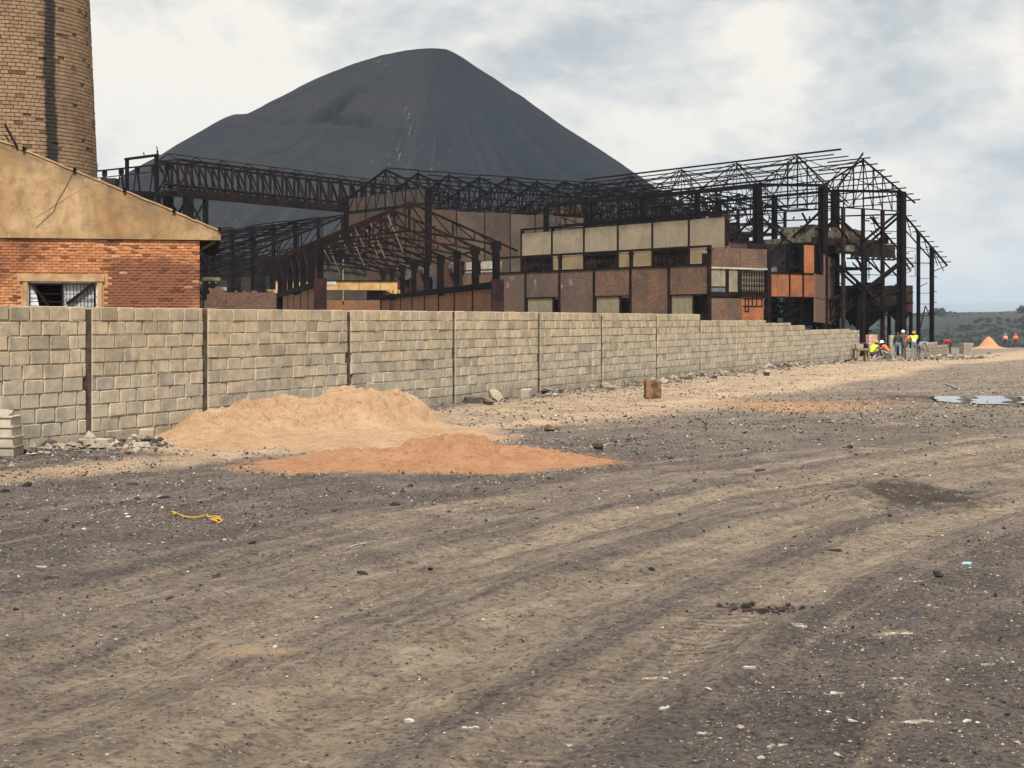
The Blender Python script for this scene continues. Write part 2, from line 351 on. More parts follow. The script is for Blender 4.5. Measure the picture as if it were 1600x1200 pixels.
def soot_patch(n, c):
    sub = n.n.new('ShaderNodeVectorMath'); sub.operation = 'SUBTRACT'; n.l.new(n.pos(), sub.inputs[0]); sub.inputs[1].default_value = (-11.2, 46.0, 2.9)
    sc = n.n.new('ShaderNodeVectorMath'); sc.operation = 'MULTIPLY'; n.l.new(sub.outputs[0], sc.inputs[0]); sc.inputs[1].default_value = (0.40, 0.0, 0.95)
    ln = n.n.new('ShaderNodeVectorMath'); ln.operation = 'LENGTH'; n.l.new(sc.outputs[0], ln.inputs[0])
    m = n.ramp(n.math('ADD', ln.outputs['Value'], n.math('MULTIPLY', n.math('SUBTRACT', n.noise(1.6, 6, 0.65), 0.5), 1.3)), [(0.7, 0.88), (1.15, 0.0)])
    return n.mix(m, c, (0.155, 0.060, 0.036))
piece_mat('gable_brick', [(0.36, 0.14, 0.060), (0.50, 0.22, 0.098), (0.43, 0.175, 0.076), (0.55, 0.27, 0.13)], 0.10, ((0.16, 0.058, 0.034), 0.38, 0.50, 0.62, 0.8), 12.0, 0.95, 0.5, soot_patch)
CH_C = at(12, 500, 62.0)
def chim_extra(n, c):
    sub = n.n.new('ShaderNodeVectorMath'); sub.operation = 'SUBTRACT'; n.l.new(n.pos(), sub.inputs[0]); sub.inputs[1].default_value = (CH_C.x, CH_C.y, 0)
    sp = n.n.new('ShaderNodeSeparateXYZ'); n.l.new(sub.outputs[0], sp.inputs[0])
    ang = n.math('ARCTAN2', sp.outputs[0], n.math('MULTIPLY', sp.outputs[1], -1.0))     # 0 faces the yard
    ang = n.math('ADD', ang, n.math('MULTIPLY', n.math('SUBTRACT', n.noise(0.35, 2), 0.5), 0.07))
    ang = n.math('ADD', ang, n.math('MULTIPLY', n.math('SUBTRACT', n.noise(6.0, 4), 0.5), 0.07))
    d = n.math('ABSOLUTE', n.math('SUBTRACT', ang, 0.82))
    m = n.ramp(d, [(0.056, 0.96), (0.09, 0.0)])
    c = n.mix(m, c, (0.022, 0.02, 0.02))
    soot = n.ramp(n.noise(0.5, 7, 0.66, n.mapping(n.pos(), scale=(1, 1, 0.45))), [(0.48, 0.0), (0.72, 0.55)])
    return n.mix(soot, c, (0.07, 0.045, 0.03))
piece_mat('chimney_brick', [(0.255, 0.165, 0.098), (0.31, 0.205, 0.125), (0.28, 0.182, 0.108), (0.335, 0.225, 0.138)], 0.05, None, 5.0, 0.95, 0.6, chim_extra)
piece_mat('chimney_mortar', [(0.11, 0.072, 0.045), (0.15, 0.10, 0.064)], 0.0, None, 4.0, 0.95, 0.4, chim_extra)
def stone_mat(name, cols):
    n = NT(name); r = n.rand(); c = n.ramp(r, cols, 'CONSTANT')
    c = n.mix(n.ramp(n.noise(30, 4, 0.6), [(0.35, 0.4), (0.6, 0.0)]), c, (0.03, 0.026, 0.024))
    MAT[name] = n.out(c, 0.92, n.bump(n.noise(60, 3), 0.4, 0.005))
stone_mat('gravel', [(0.0, (0.020, 0.017, 0.017)), (0.28, (0.045, 0.036, 0.034)), (0.46, (0.085, 0.068, 0.060)), (0.62, (0.17, 0.137, 0.112)), (0.78, (0.30, 0.255, 0.205)), (0.91, (0.50, 0.45, 0.38)), (1.0, (0.50, 0.45, 0.38))])
stone_mat('slag_lump', [(0.0, (0.018, 0.016, 0.017)), (0.5, (0.035, 0.028, 0.027)), (0.8, (0.075, 0.05, 0.04)), (1.0, (0.075, 0.05, 0.04))])
stone_mat('rubble', [(0.0, (0.075, 0.062, 0.052)), (0.18, (0.16, 0.13, 0.105)), (0.42, (0.25, 0.21, 0.165)), (0.68, (0.34, 0.295, 0.23)), (0.88, (0.055, 0.045, 0.04)), (0.94, (0.36, 0.32, 0.26)), (1.0, (0.36, 0.32, 0.26))])

# wall line (plan): start, direction, normal to the yard side
TH = math.atan(1067.0 / F); WD = (math.sin(TH), math.cos(TH)); WN = (WD[1], -WD[0])
W0 = at(140, 500, 38272.0 / (1867 - 140)); W0 = (W0.x, W0.y)
TRK_Y = np.array([0.0, 4, 6, 8.57, 11, 14.6, 19.9, 23, 30, 60]); TRK_X = np.array([-5.6, -4.6, -3.9, -2.98, -1.9, 0.0, 4.75, 8.0, 15.6, 48.0])

def ground_mat():
    n = NT('yard_ground'); P = n.pos()
    trk = n.attr('track', 'Vector'); sp = n.n.new('ShaderNodeSeparateXYZ'); n.l.new(trk, sp.inputs[0]); u = sp.outputs[0]
    base = n.ramp(n.noise(1.1, 8, 0.62, dist=0.2), [(0.33, (0.080, 0.064, 0.060)), (0.5, (0.125, 0.101, 0.092)), (0.68, (0.20, 0.163, 0.14))])
    fine = n.noise(24, 8, 0.8); base = n.mix(n.ramp(fine, [(0.40, 0.85), (0.50, 0.0)]), base, (0.026, 0.021, 0.020))
    base = n.mix(n.ramp(fine, [(0.53, 0.0), (0.66, 0.6)]), base, (0.27, 0.225, 0.175))
    # dust dragged along the vehicle tracks
    sv = n.mapping(trk, scale=(2.4, 0.085, 1)); stk = n.noise(1.0, 7, 0.62, sv, 0.15)
    sv2 = n.mapping(trk, scale=(12.0, 0.30, 1), loc=(3, 1, 0)); stk2 = n.noise(1.0, 6, 0.65, sv2, 0.15)
    uw = n.math('ADD', u, n.math('MULTIPLY', n.math('SUBTRACT', n.noise(0.25, 3), 0.5), 0.9))
    prof = n.ramp(n.math('MULTIPLY_ADD', uw, 1 / 16.0, 0.5), [(0.0, 0.26), (0.36, 0.2), (0.43, 0.34), (0.475, 0.62), (0.51, 0.46), (0.54, 0.68), (0.60, 0.5), (0.655, 0.66), (0.70, 0.48), (0.735, 0.64), (0.765, 0.24), (0.88, 0.22), (1.0, 0.3)])
    dm = n.math('ADD', prof, n.math('ADD', n.math('MULTIPLY', n.math('SUBTRACT', stk, 0.5), 1.7), n.math('MULTIPLY', n.math('SUBTRACT', stk2, 0.5), 1.0)))
    dm = n.ramp(dm, [(0.30, 0.04), (0.80, 0.88)])
    dust = n.ramp(n.noise(2.2, 7, 0.65), [(0.32, (0.275, 0.212, 0.146)), (0.66, (0.44, 0.348, 0.246))])
    dm = n.math('MULTIPLY', dm, n.ramp(n.noise(12, 8, 0.78), [(0.38, 0.30), (0.54, 1.0)]))
    c = n.mix(dm, base, dust)
    mid = n.attr('mid'); c = n.mix(n.math('MULTIPLY', mid, n.ramp(n.noise(0.9, 8, 0.7, n.mapping(trk, scale=(1, .35, 1))), [(0.36, 0.15), (0.60, 0.85)])), c, n.ramp(n.noise(5.0, 8, 0.75), [(0.36, (0.17, 0.135, 0.105)), (0.6, (0.35, 0.285, 0.21))]))
    # pale and orange sand, damp soil
    z = n.attr('zones', 'Color'); zs = n.n.new('ShaderNodeSeparateColor'); n.l.new(z, zs.inputs[0])
    br = n.math('MULTIPLY', n.math('SUBTRACT', n.noise(2.4, 8, 0.7), 0.5), 1.25)
    pale = n.ramp(n.math('ADD', zs.outputs[0], br), [(0.30, 0.0), (0.85, 0.94)])
    sand = n.ramp(n.noise(0.8, 8, 0.62), [(0.35, (0.36, 0.255, 0.165)), (0.65, (0.54, 0.40, 0.27))])
    c = n.mix(pale, c, sand)
    org = n.ramp(n.math('ADD', zs.outputs[1], br), [(0.30, 0.0), (0.9, 0.9)])
    c = n.mix(org, c, n.ramp(n.noise(3.0, 6, 0.6), [(0.35, (0.36, 0.185, 0.09)), (0.65, (0.52, 0.30, 0.16))]))
    damp = n.ramp(n.math('ADD', zs.outputs[2], n.math('MULTIPLY', br, 1.7)), [(0.35, 0.0), (0.75, 0.9)])
    c = n.mix(damp, c, (0.045, 0.033, 0.022))
    # chips: pale and black grains
    vc = n.voro(26, None, 'F1', 'Color'); vd = n.voro(26)
    vs = n.n.new('ShaderNodeSeparateColor'); n.l.new(vc, vs.inputs[0])
    near = n.math('SUBTRACT', 1.0, n.math('MULTIPLY', n.math('MAXIMUM', dm, pale), 0.6))
    chip = n.math('MULTIPLY', n.math('MULTIPLY', n.ramp(vs.outputs[0], [(0.86, 0.0), (0.88, 1.0)]), n.ramp(vd, [(0.20, 1.0), (0.34, 0.0)])), near)
    c = n.mix(n.math('MULTIPLY', chip, 0.75), c, (0.44, 0.39, 0.32))
    chip2 = n.math('MULTIPLY', n.ramp(vs.outputs[1], [(0.80, 0.0), (0.82, 1.0)]), n.ramp(vd, [(0.22, 1.0), (0.4, 0.0)]))
    c = n.mix(n.math('MULTIPLY', chip2, 0.8), c, (0.022, 0.019, 0.019))
    vc2 = n.voro(9, None, 'F1', 'Color'); vd2 = n.voro(9); vs2 = n.n.new('ShaderNodeSeparateColor'); n.l.new(vc2, vs2.inputs[0])
    chip3 = n.math('MULTIPLY', n.math('MULTIPLY', n.ramp(vs2.outputs[1], [(0.78, 0.0), (0.80, 1.0)]), n.ramp(n.math('ADD', vd2, n.math('MULTIPLY', n.noise(40, 3), 0.25)), [(0.28, 1.0), (0.42, 0.0)])), near)
    c = n.mix(n.math('MULTIPLY', chip3, 0.7), c, (0.035, 0.029, 0.028))
    chip4 = n.math('MULTIPLY', n.math('MULTIPLY', n.ramp(vs2.outputs[2], [(0.90, 0.0), (0.91, 1.0)]), n.ramp(n.math('ADD', vd2, n.math('MULTIPLY', n.noise(40, 3), 0.25)), [(0.22, 1.0), (0.36, 0.0)])), near)
    c = n.mix(n.math('MULTIPLY', chip4, 0.7), c, (0.36, 0.31, 0.25))
    # far land: scrub and bare soil
    far = zs_far = n.attr('far')
    g = n.ramp(n.noise(0.011, 9, 0.66, dist=0.6), [(0.36, (0.010, 0.016, 0.013)), (0.50, (0.018, 0.025, 0.018)), (0.60, (0.034, 0.036, 0.025)), (0.70, (0.07, 0.06, 0.045))])
    soil = n.ramp(n.noise(0.02, 7, 0.6), [(0.4, (0.045, 0.037, 0.034)), (0.62, (0.07, 0.055, 0.048))])
    g = n.mix(n.attr('bare'), g, soil)
    g = n.mix(n.ramp(n.noise(0.12, 6, 0.7), [(0.35, 0.6), (0.6, 0.0)]), g, (0.012, 0.018, 0.014))
    c = n.mix(far, c, g)
    tread = n.n.new('ShaderNodeTexWave'); tread.wave_type = 'BANDS'; tread.bands_direction = 'Y'; n.l.new(n.mapping(trk, scale=(1, 1, 1)), tread.inputs['Vector'])
    tread.inputs['Scale'].default_value = 2.2; tread.inputs['Distortion'].default_value = 0.8; tread.inputs['Detail'].default_value = 2
    wl_ = n.ramp(n.math('ABSOLUTE', n.math('SUBTRACT', u, 3.72)), [(0.16, 1.0), (0.26, 0.0)])
    wl_ = n.math('MULTIPLY', wl_, n.ramp(n.noise(0.6, 3), [(0.4, 0.0), (0.55, 1.0)]))
    h = n.math('ADD', n.math('MULTIPLY', fine, 1.0), n.math('ADD', n.math('MULTIPLY', n.noise(9, 6, 0.65), 1.4), n.math('MULTIPLY', n.math('MULTIPLY', tread.outputs[0], wl_), 0.7)))
    h = n.math('ADD', h, n.math('MULTIPLY', chip, 0.5))
    rough = n.math('SUBTRACT', 0.95, n.math('MULTIPLY', damp, 0.3))
    MAT['yard_ground'] = n.out(c, rough, n.bump(h, 1.0, 0.05))
ground_mat()
def sand_mat(name, a, b, dk):
    n = NT(name); c = n.ramp(n.noise(1.3, 9, 0.7), [(0.36, a), (0.62, b)])
    c = n.mix(n.ramp(n.noise(7, 8, 0.78), [(0.38, 0.65), (0.48, 0.0)]), c, dk)
    c = n.mix(n.ramp(n.noise(16, 6, 0.75), [(0.54, 0.0), (0.68, 0.6)]), c, tuple(min(1, v * 1.25) for v in b))
    h = n.math('ADD', n.math('MULTIPLY', n.noise(7, 8, 0.75), 1.6), n.math('MULTIPLY', n.noise(30, 5, 0.7), 0.7))
    MAT[name] = n.out(c, 0.97, n.bump(h, 1.0, 0.09))
sand_mat('sand_pale', (0.52, 0.32, 0.182), (0.64, 0.43, 0.262), (0.33, 0.19, 0.10))
sand_mat('sand_orange', (0.47, 0.235, 0.118), (0.56, 0.31, 0.17), (0.30, 0.135, 0.065))
def slag_mat():
    n = NT('slag'); c = n.ramp(n.noise(0.02, 8, 0.62, dist=0.3), [(0.35, (0.0095, 0.0135, 0.021)), (0.65, (0.0155, 0.0205, 0.030))])
    br = n.attr('left'); c = n.mix(n.math('MULTIPLY', br, n.ramp(n.noise(0.05, 8, 0.65), [(0.35, 0.25), (0.65, 0.9)])), c, (0.025, 0.0245, 0.027))
    sv = n.attr('flow', 'Vector'); st = n.noise(1.0, 6, 0.65, n.mapping(sv, scale=(0.35, 0.012, 1)))
    c = n.mix(n.ramp(st, [(0.53, 0.0), (0.70, 0.75)]), c, (0.034, 0.033, 0.034))
    c = n.mix(n.ramp(st, [(0.30, 0.7), (0.46, 0.0)]), c, (0.007, 0.0075, 0.009))
    c = n.mix(n.ramp(n.noise(0.18, 8, 0.75), [(0.56, 0.0), (0.72, 0.5)]), c, (0.045, 0.042, 0.041))
    fl = n.noise(1.0, 5, 0.7, n.mapping(sv, scale=(0.9, 0.16, 1)))
    c = n.mix(n.math('MULTIPLY', n.ramp(fl, [(0.60, 0.0), (0.67, 0.8)]), n.attr('fleck')), c, (0.36, 0.35, 0.33))
    c = n.mix(n.attr('scar'), c, (0.004, 0.004, 0.005)); n.b.inputs['Specular IOR Level'].default_value = 0.1
    MAT['slag'] = n.out(c, 0.95, n.bump(n.math('ADD', n.noise(0.4, 9, 0.72), n.math('MULTIPLY', st, 2.0)), 0.8, 1.6))
slag_mat()
def water_mat():
    n = NT('water'); n.b.inputs['Specular IOR Level'].default_value = 0.6
    MAT['water'] = n.out((0.09, 0.075, 0.055), 0.04, n.bump(n.noise(6, 3), 0.05, 0.01))
water_mat()
def leaf_mat():
    n = NT('scrub_leaf'); r = n.rand(); c = n.ramp(r, [(0.0, (0.008, 0.014, 0.010)), (0.5, (0.015, 0.024, 0.014)), (0.85, (0.03, 0.04, 0.02)), (1.0, (0.05, 0.05, 0.028))])
    MAT['scrub_leaf'] = n.out(c, 0.8)
leaf_mat()

# ------------------------------------------------------------------ ground
TRK_C = np.polyfit([3, 8.57, 11, 14.6, 19.9, 23, 27], [-4.9, -2.98, -1.9, 0.15, 4.3, 7.6, 12.2], 3)
def track_u(X, Y):
    Yc = np.clip(Y, 2.0, 25.0); sl = np.polyval(np.polyder(TRK_C), Yc); ax = np.polyval(TRK_C, Yc) + sl * (Y - Yc)
    return (X - ax) / np.sqrt(1 + sl * sl)
def wall_coords(X, Y):
    dx, dy = X - W0[0], Y - W0[1]
    return dx * WD[0] + dy * WD[1], dx * WN[0] + dy * WN[1]
PUD = at(1556, 622, 35.8); PUD = (PUD.x, PUD.y)
def ground_z(X, Y, fine=True):
    X = np.asarray(X, float); Y = np.asarray(Y, float)
    z = np.interp(Y, [0, 62, 93, 150, 185, 215, 260, 400, 520, 640, 900, 1150, 1600, 4000, 8000, 13000, 18000, 20500],
                  [0, 0, -.52, -1.0, -1.55, -3.0, -9, -14, -12, -9, 0, -4, -16, -12, 5, 60, 165, 140])
    k = X / np.maximum(Y, 1.0)
    z = z + sstep(600, 900, Y) * (1 - sstep(1000, 1500, Y)) * (5.4 + 26.0 * (np.clip(k, -.1, .6) - 0.285))
    z = z + sstep(12000, 18000, Y) * (38.0 + 120.0 * (np.clip(k, 0, .45) - .29)) + sstep(10000, 17000, Y) * 26.0 * (fbm(X, Y, 1 / 2600.0, 5, 33) - 0.5)
    und = sstep(230, 600, Y) * (1 - sstep(1200, 2000, Y))
    z = z + und * (fbm(X, Y, 1 / 55.0, 5, 21) - 0.5) * 9.0
    if fine:
        near = 1 - sstep(70, 120, Y)
        u = track_u(X, Y)
        z = z + near * ((fbm(X, Y, 0.55, 3, 3) - 0.5) * 0.10 + (fbm(X, Y, 2.6, 3, 5) - 0.5) * 0.055 + (fbm(X, Y, 9.0, 3, 6) - 0.5) * 0.030)
        rut = np.zeros_like(z)
        for c, w, a in ((-0.5, .28, -.035), (1.0, .3, -.04), (0.2, .25, .03), (2.6, .3, -.035), (1.9, .25, .03), (3.75, .22, -.03), (4.15, .14, .028), (-1.1, .2, .02)):
            rut += a * np.exp(-((u - c) / w) ** 2)
        z = z + rut * (1 - sstep(26, 40, Y)) * (0.5 + fbm(X, Y, .8, 2, 9))
        z = z + (fbm(X, Y, 5.0, 4, 8) - .5) * .16 * np.exp(-(((X - 4.4) / 0.9) ** 2 + ((Y - 16.2) / 1.4) ** 2))
        d = np.hypot((X - PUD[0] - .4) / 2.8, (Y - PUD[1]) / 2.9); z = z - 0.12 * np.exp(-(d ** 2))
        s_, w_ = wall_coords(X, Y)
        z = z + 0.10 * np.exp(-((w_ - 0.3) / 0.55) ** 2) * (fbm(X, Y, 1.4, 3, 14) > 0) * fbm(X, Y, 0.9, 3, 15) * sstep(-8, -2, s_)
    return z
def axis(fine0, fine1, step, lo, hi, grow):
    a = list(np.arange(fine0, fine1 + 1e-6, step)); d = step
    while a[-1] < hi: d *= grow; a.append(min(a[-1] + d, hi))
    d = step; b = []; v = fine0
    while v > lo: d *= grow; v = max(v - d, lo); b.append(v)
    return np.array(b[::-1] + a)
def build_ground():
    xs = axis(-8.5, 13.0, 0.065, -7500, 9500, 1.10)
    ys = [-30, -12, -4, 0, 2, 3, 4]; y = 4.0
    while y < 20400:
        y += max(0.045, 0.006 * y) if y < 70 else (0.015 * y if y < 1500 else 0.03 * y); ys.append(y)
    ys = np.array(ys); X, Y = np.meshgrid(xs, ys); Z = ground_z(X, Y)
    nx, ny = len(xs), len(ys); idx = np.arange(nx * ny).reshape(ny, nx)
    Q = np.stack([idx[:-1, :-1], idx[:-1, 1:], idx[1:, 1:], idx[1:, :-1]], -1).reshape(-1, 4)
    me = mesh_np('ground', np.stack([X, Y, Z], -1).reshape(-1, 3), Q, uv=False, smooth=True)
    x, y = X.ravel(), Y.ravel(); s_, w_ = wall_coords(x, y)
    u = track_u(x, y)
    a = me.attributes.new('track', 'FLOAT_VECTOR', 'POINT'); a.data.foreach_set('vector', np.stack([u, y * 1.25, np.zeros_like(u)], 1).ravel())
    lane_c = np.interp(s_, [-8, -4, 1, 8, 20, 60], [1.9, 2.1, 2.9, 4.2, 4.6, 5.0])
    wob = (fbm(x, y, 0.22, 3, 40) - 0.5) * 1.6
    pale = 0.95 * np.exp(-((w_ + wob * .6 - lane_c) / np.interp(s_, [-6, 5, 30, 60], [0.75, 1.0, 1.2, 1.5])) ** 2)
    pale = np.maximum(pale, 0.72 * sstep(0.3, 1.0, w_) * (1 - sstep(lane_c + .2, lane_c + 2.2, w_ + wob)) * sstep(2, 8, s_))
    pale = np.maximum(pale, 1.0 * (1 - sstep(.8, 1.35, np.hypot((x + 3.2) / 3.3, (y - 23.6) / 3.0) + wob * .12)))
    for (px_, py_, rx_, ry_, a_) in ((390, 1015, .40, .22, .75), (1440, 700, 1.2, .5, .5), (1390, 985, .18, .15, .8), (1130, 880, .3, .6, .35), (1400, 665, 1.6, .6, .45), (700, 735, 2.0, .3, .2)):
        Yp_ = EYE * F / (py_ - 500.0); Xp_ = (px_ - 800) / F * Yp_; pale = np.maximum(pale, a_ * np.exp(-(((x - Xp_) / rx_) ** 2 + ((y - Yp_) / ry_) ** 2)))
    pale = np.maximum(pale, 0.5 * sstep(40, 56, y) * (1 - sstep(5.0, 7.5, w_ + wob)) * sstep(0.2, .8, w_))
    org = 0.75 * np.exp(-(((x - 6.2) / 1.9) ** 2 + ((y - 31.8) / 2.6) ** 2)) + 0.8 * (1 - sstep(.85, 1.3, np.hypot((x + 1.05) / 2.5, (y - 19.7 - .12 * x) / 1.5) + wob * .1)) + 0.42 * np.exp(-(((x - 8.0) / 4.5) ** 2 + ((y - 34) / 2.0) ** 2))
    damp = 1.0 * np.exp(-(((x - 4.4) / 0.85) ** 2 + ((y - 16.2) / 1.3) ** 2)) + 0.85 * np.exp(-(((x - PUD[0]) / 2.9) ** 2 + ((y - PUD[1]) / 2.9) ** 2)) + 0.3 * np.exp(-(((x - 9) / 3.0) ** 2 + ((y - 37.5) / 1.0) ** 2))
    col = me.color_attributes.new('zones', 'FLOAT_COLOR', 'POINT')
    col.data.foreach_set('color', np.stack([np.clip(pale, 0, 1), np.clip(org, 0, 1), np.clip(damp, 0, 1), np.ones_like(pale)], 1).ravel())
    f = me.attributes.new('far', 'FLOAT', 'POINT'); f.data.foreach_set('value', sstep(195, 240, y))
    md = me.attributes.new('mid', 'FLOAT', 'POINT'); md.data.foreach_set('value', 0.9 * sstep(19, 34, y + (fbm(x, y, .12, 3, 43) - .5) * 14) * sstep(-3, 6, x + y * .1))
    k = x / np.maximum(y, 1); b = me.attributes.new('bare', 'FLOAT', 'POINT')
    b.data.foreach_set('value', 0.85 * sstep(700, 860, y) * sstep(0.30, 0.34, k + (fbm(x, y, 1 / 60., 3, 50) - .5) * .05))
    tag(link('ground', me, MAT['yard_ground']), kind='structure')
build_ground()

# ------------------------------------------------------------------ slag heap
def build_heap():
    ridge = [(692, 75, 470), (665, 74, 470), (635, 78, 468), (600, 85, 464), (562, 97, 460), (520, 114, 455), (480, 135, 448), (445, 153, 441), (418, 168, 434), (396, 178, 429), (373, 179, 425)]
    pts = np.array([tuple(at(*r)) for r in ridge]); P = []
    for i in range(len(pts) - 1):
        for t in np.linspace(0, 1, 7)[:-1]: P.append(pts[i] * (1 - t) + pts[i + 1] * t)
    P.append(pts[-1]); P = np.array(P)
    xs = np.linspace(-260, 130, 430); ys = np.concatenate([np.linspace(285, 475, 240), np.linspace(477, 640, 60)])
    X, Y = np.meshgrid(xs, ys)
    WX = X + (fbm(X, Y, 1 / 30., 4, 61) - .5) * 2.5; WY = Y + (fbm(X, Y, 1 / 30., 4, 62) - .5) * 5
    Z = np.full(X.shape, -1e3); B = np.zeros(X.shape)
    for i, p in enumerate(P):
        tanr = np.interp(i / len(P), [0, 0.5, 1], [0.69, 0.66, 0.62])
        r = np.hypot(WX - p[0], WY - p[1]); z = p[2] - tanr * (np.sqrt(r * r + 4) - 2.0); m = z > Z; Z = np.where(m, z, Z); B = np.where(m, i, B)
    # a spur towards the yard with slipped material, and the dug-out hollow
    Z += (fbm(X, Y, 1 / 70., 3, 63) - .5) * 1.6 + (fbm(X, Y, 1 / 9., 4, 64) - .5) * 0.9
    def front(px, py):
        Ys = np.linspace(300, 470, 900); Xs = (px - 800) / F * Ys; zr = EYE + (500 - py) / F * Ys
        ix = np.clip(np.searchsorted(xs, Xs), 0, len(xs) - 1); iy = np.clip(np.searchsorted(ys, Ys), 0, len(ys) - 1)
        hit = np.where(Z[iy, ix] > zr)[0]; k = hit[0] if len(hit) else -1; return Xs[k], Ys[k]
    scar = np.zeros(X.shape)
    for (px, py, rx, ln, dep, sk) in ((516, 168, 5.0, 7, 5.0, .5), (544, 186, 7.0, 6, 6.0, -.25), (530, 176, 4.0, 4, 3.0, .8), (470, 188, 13, 5, 1.6, .1), (578, 201, 4, 4, 2.0, 0), (560, 150, 3.5, 4, 2.0, .9)):
        cx, cy = front(px, py); t = np.clip(1 - ((X - cx) / rx) ** 2, 0, 1); line = cy + 2 + sk * (X - cx) + (fbm(X, Y * 0, 1 / 2.2, 4, 65 + px) - .5) * 5.0
        d = line - Y; cut = (d > 0) * np.clip(1 - d / ln, 0, 1) * t ** .5; Z -= dep * cut; scar = np.maximum(scar, cut * (d < 3.2) * (dep > 2.5) * .9)
    for (px, py, rx, ry, dep) in ((560, 150, 5, 10, 1.6), (520, 205, 16, 4, 1.4)):
        cx, cy = front(px, py); q = np.hypot((X - cx) / rx, (Y - cy) / ry); Z += dep * np.exp(-q * q)
    Z = np.maximum(Z, -18)
    nx, ny = len(xs), len(ys); idx = np.arange(nx * ny).reshape(ny, nx)
    Q = np.stack([idx[:-1, :-1], idx[:-1, 1:], idx[1:, 1:], idx[1:, :-1]], -1).reshape(-1, 4)
    keep = (Z.ravel()[Q] > -17.9).any(axis=1)
    me = mesh_np('slag_heap', np.stack([X, Y, Z], -1).reshape(-1, 3), Q[keep], uv=False, smooth=True)
    pk = P[3]; ang = np.arctan2(X - pk[0], -(Y - pk[1])); rr = np.hypot(X - pk[0], Y - pk[1])
    fl = me.attributes.new('flow', 'FLOAT_VECTOR', 'POINT'); fl.data.foreach_set('vector', np.stack([(ang * 60).ravel(), rr.ravel(), 0 * rr.ravel()], 1).ravel())
    lf = me.attributes.new('left', 'FLOAT', 'POINT'); lf.data.foreach_set('value', (1 - sstep(-0.25, 0.3, ang + (fbm(X, Y, 1 / 40., 3, 66) - .5) * .5)).ravel())
    fk = np.zeros(X.shape)
    for (px, py, rx, ry) in ((615, 238, 5, 12), (672, 255, 4, 10), (635, 185, 2.5, 9), (340, 345, 4, 12), (600, 90, 6, 8)):
        cx, cy = front(px, py); fk = np.maximum(fk, np.exp(-(((X - cx) / rx) ** 2 + ((Y - cy) / ry) ** 2)))
    a = me.attributes.new('fleck', 'FLOAT', 'POINT'); a.data.foreach_set('value', fk.ravel())
    a = me.attributes.new('scar', 'FLOAT', 'POINT'); a.data.foreach_set('value', scar.ravel())
    tag(link('slag_heap', me, MAT['slag']), 'huge black slag heap rising behind the ruined works', 'slag heap')
build_heap()

# ------------------------------------------------------------------ concrete block wall along the yard
def chamfer_unit(seed, jit=0.03, ch=0.05):
    """unit block, x 0..1, y 0 (front)..1, z 0..1, front edges rounded off unevenly"""
    r = np.random.default_rng(seed); j = lambda: r.uniform(-jit, jit)
    B = [(0, 1, 0), (1, 1, 0), (1, 1, 1), (0, 1, 1)]
    Mi = [(0, .14, 0), (1, .14, 0), (1, .14, 1), (0, .14, 1)]
    Fr = [(ch * .6 + j() * .5, 0 + abs(j()), ch + j()), (1 - ch * .6 + j() * .5, 0 + abs(j()), ch + j()), (1 - ch * .6 + j() * .5, abs(j()), 1 - ch + j()), (ch * .6 + j() * .5, abs(j()), 1 - ch + j())]
    V = np.array(B + Mi + Fr)
    Q = [[8, 9, 10, 11], [4, 5, 9, 8], [5, 6, 10, 9], [6, 7, 11, 10], [7, 4, 8, 11], [0, 1, 5, 4][::-1], [1, 2, 6, 5][::-1], [2, 3, 7, 6][::-1], [3, 0, 4, 7][::-1]]
    return V, np.array(Q)
def join_units(units, items):
    """items: (unit index, offset(3), scale(3), optional rotation about z)"""
    Vs, Qs, n = [], [], 0
    for it in items:
        V, Q = units[it[0]]; v = V * np.array(it[2])
        if len(it) > 3: c, s = math.cos(it[3]), math.sin(it[3]); v = np.stack([v[:, 0] * c - v[:, 1] * s, v[:, 0] * s + v[:, 1] * c, v[:, 2]], 1)
        Vs.append(v + np.array(it[1])); Qs.append(Q + n); n += len(V)
    return np.concatenate(Vs), np.concatenate(Qs)
BLK = [chamfer_unit(i, 0.03, 0.042) for i in range(8)]
BLK_ME = [mesh_np('block', v, q) for v, q in BLK]
for m_ in BLK_ME: m_.materials.append(MAT['block'])

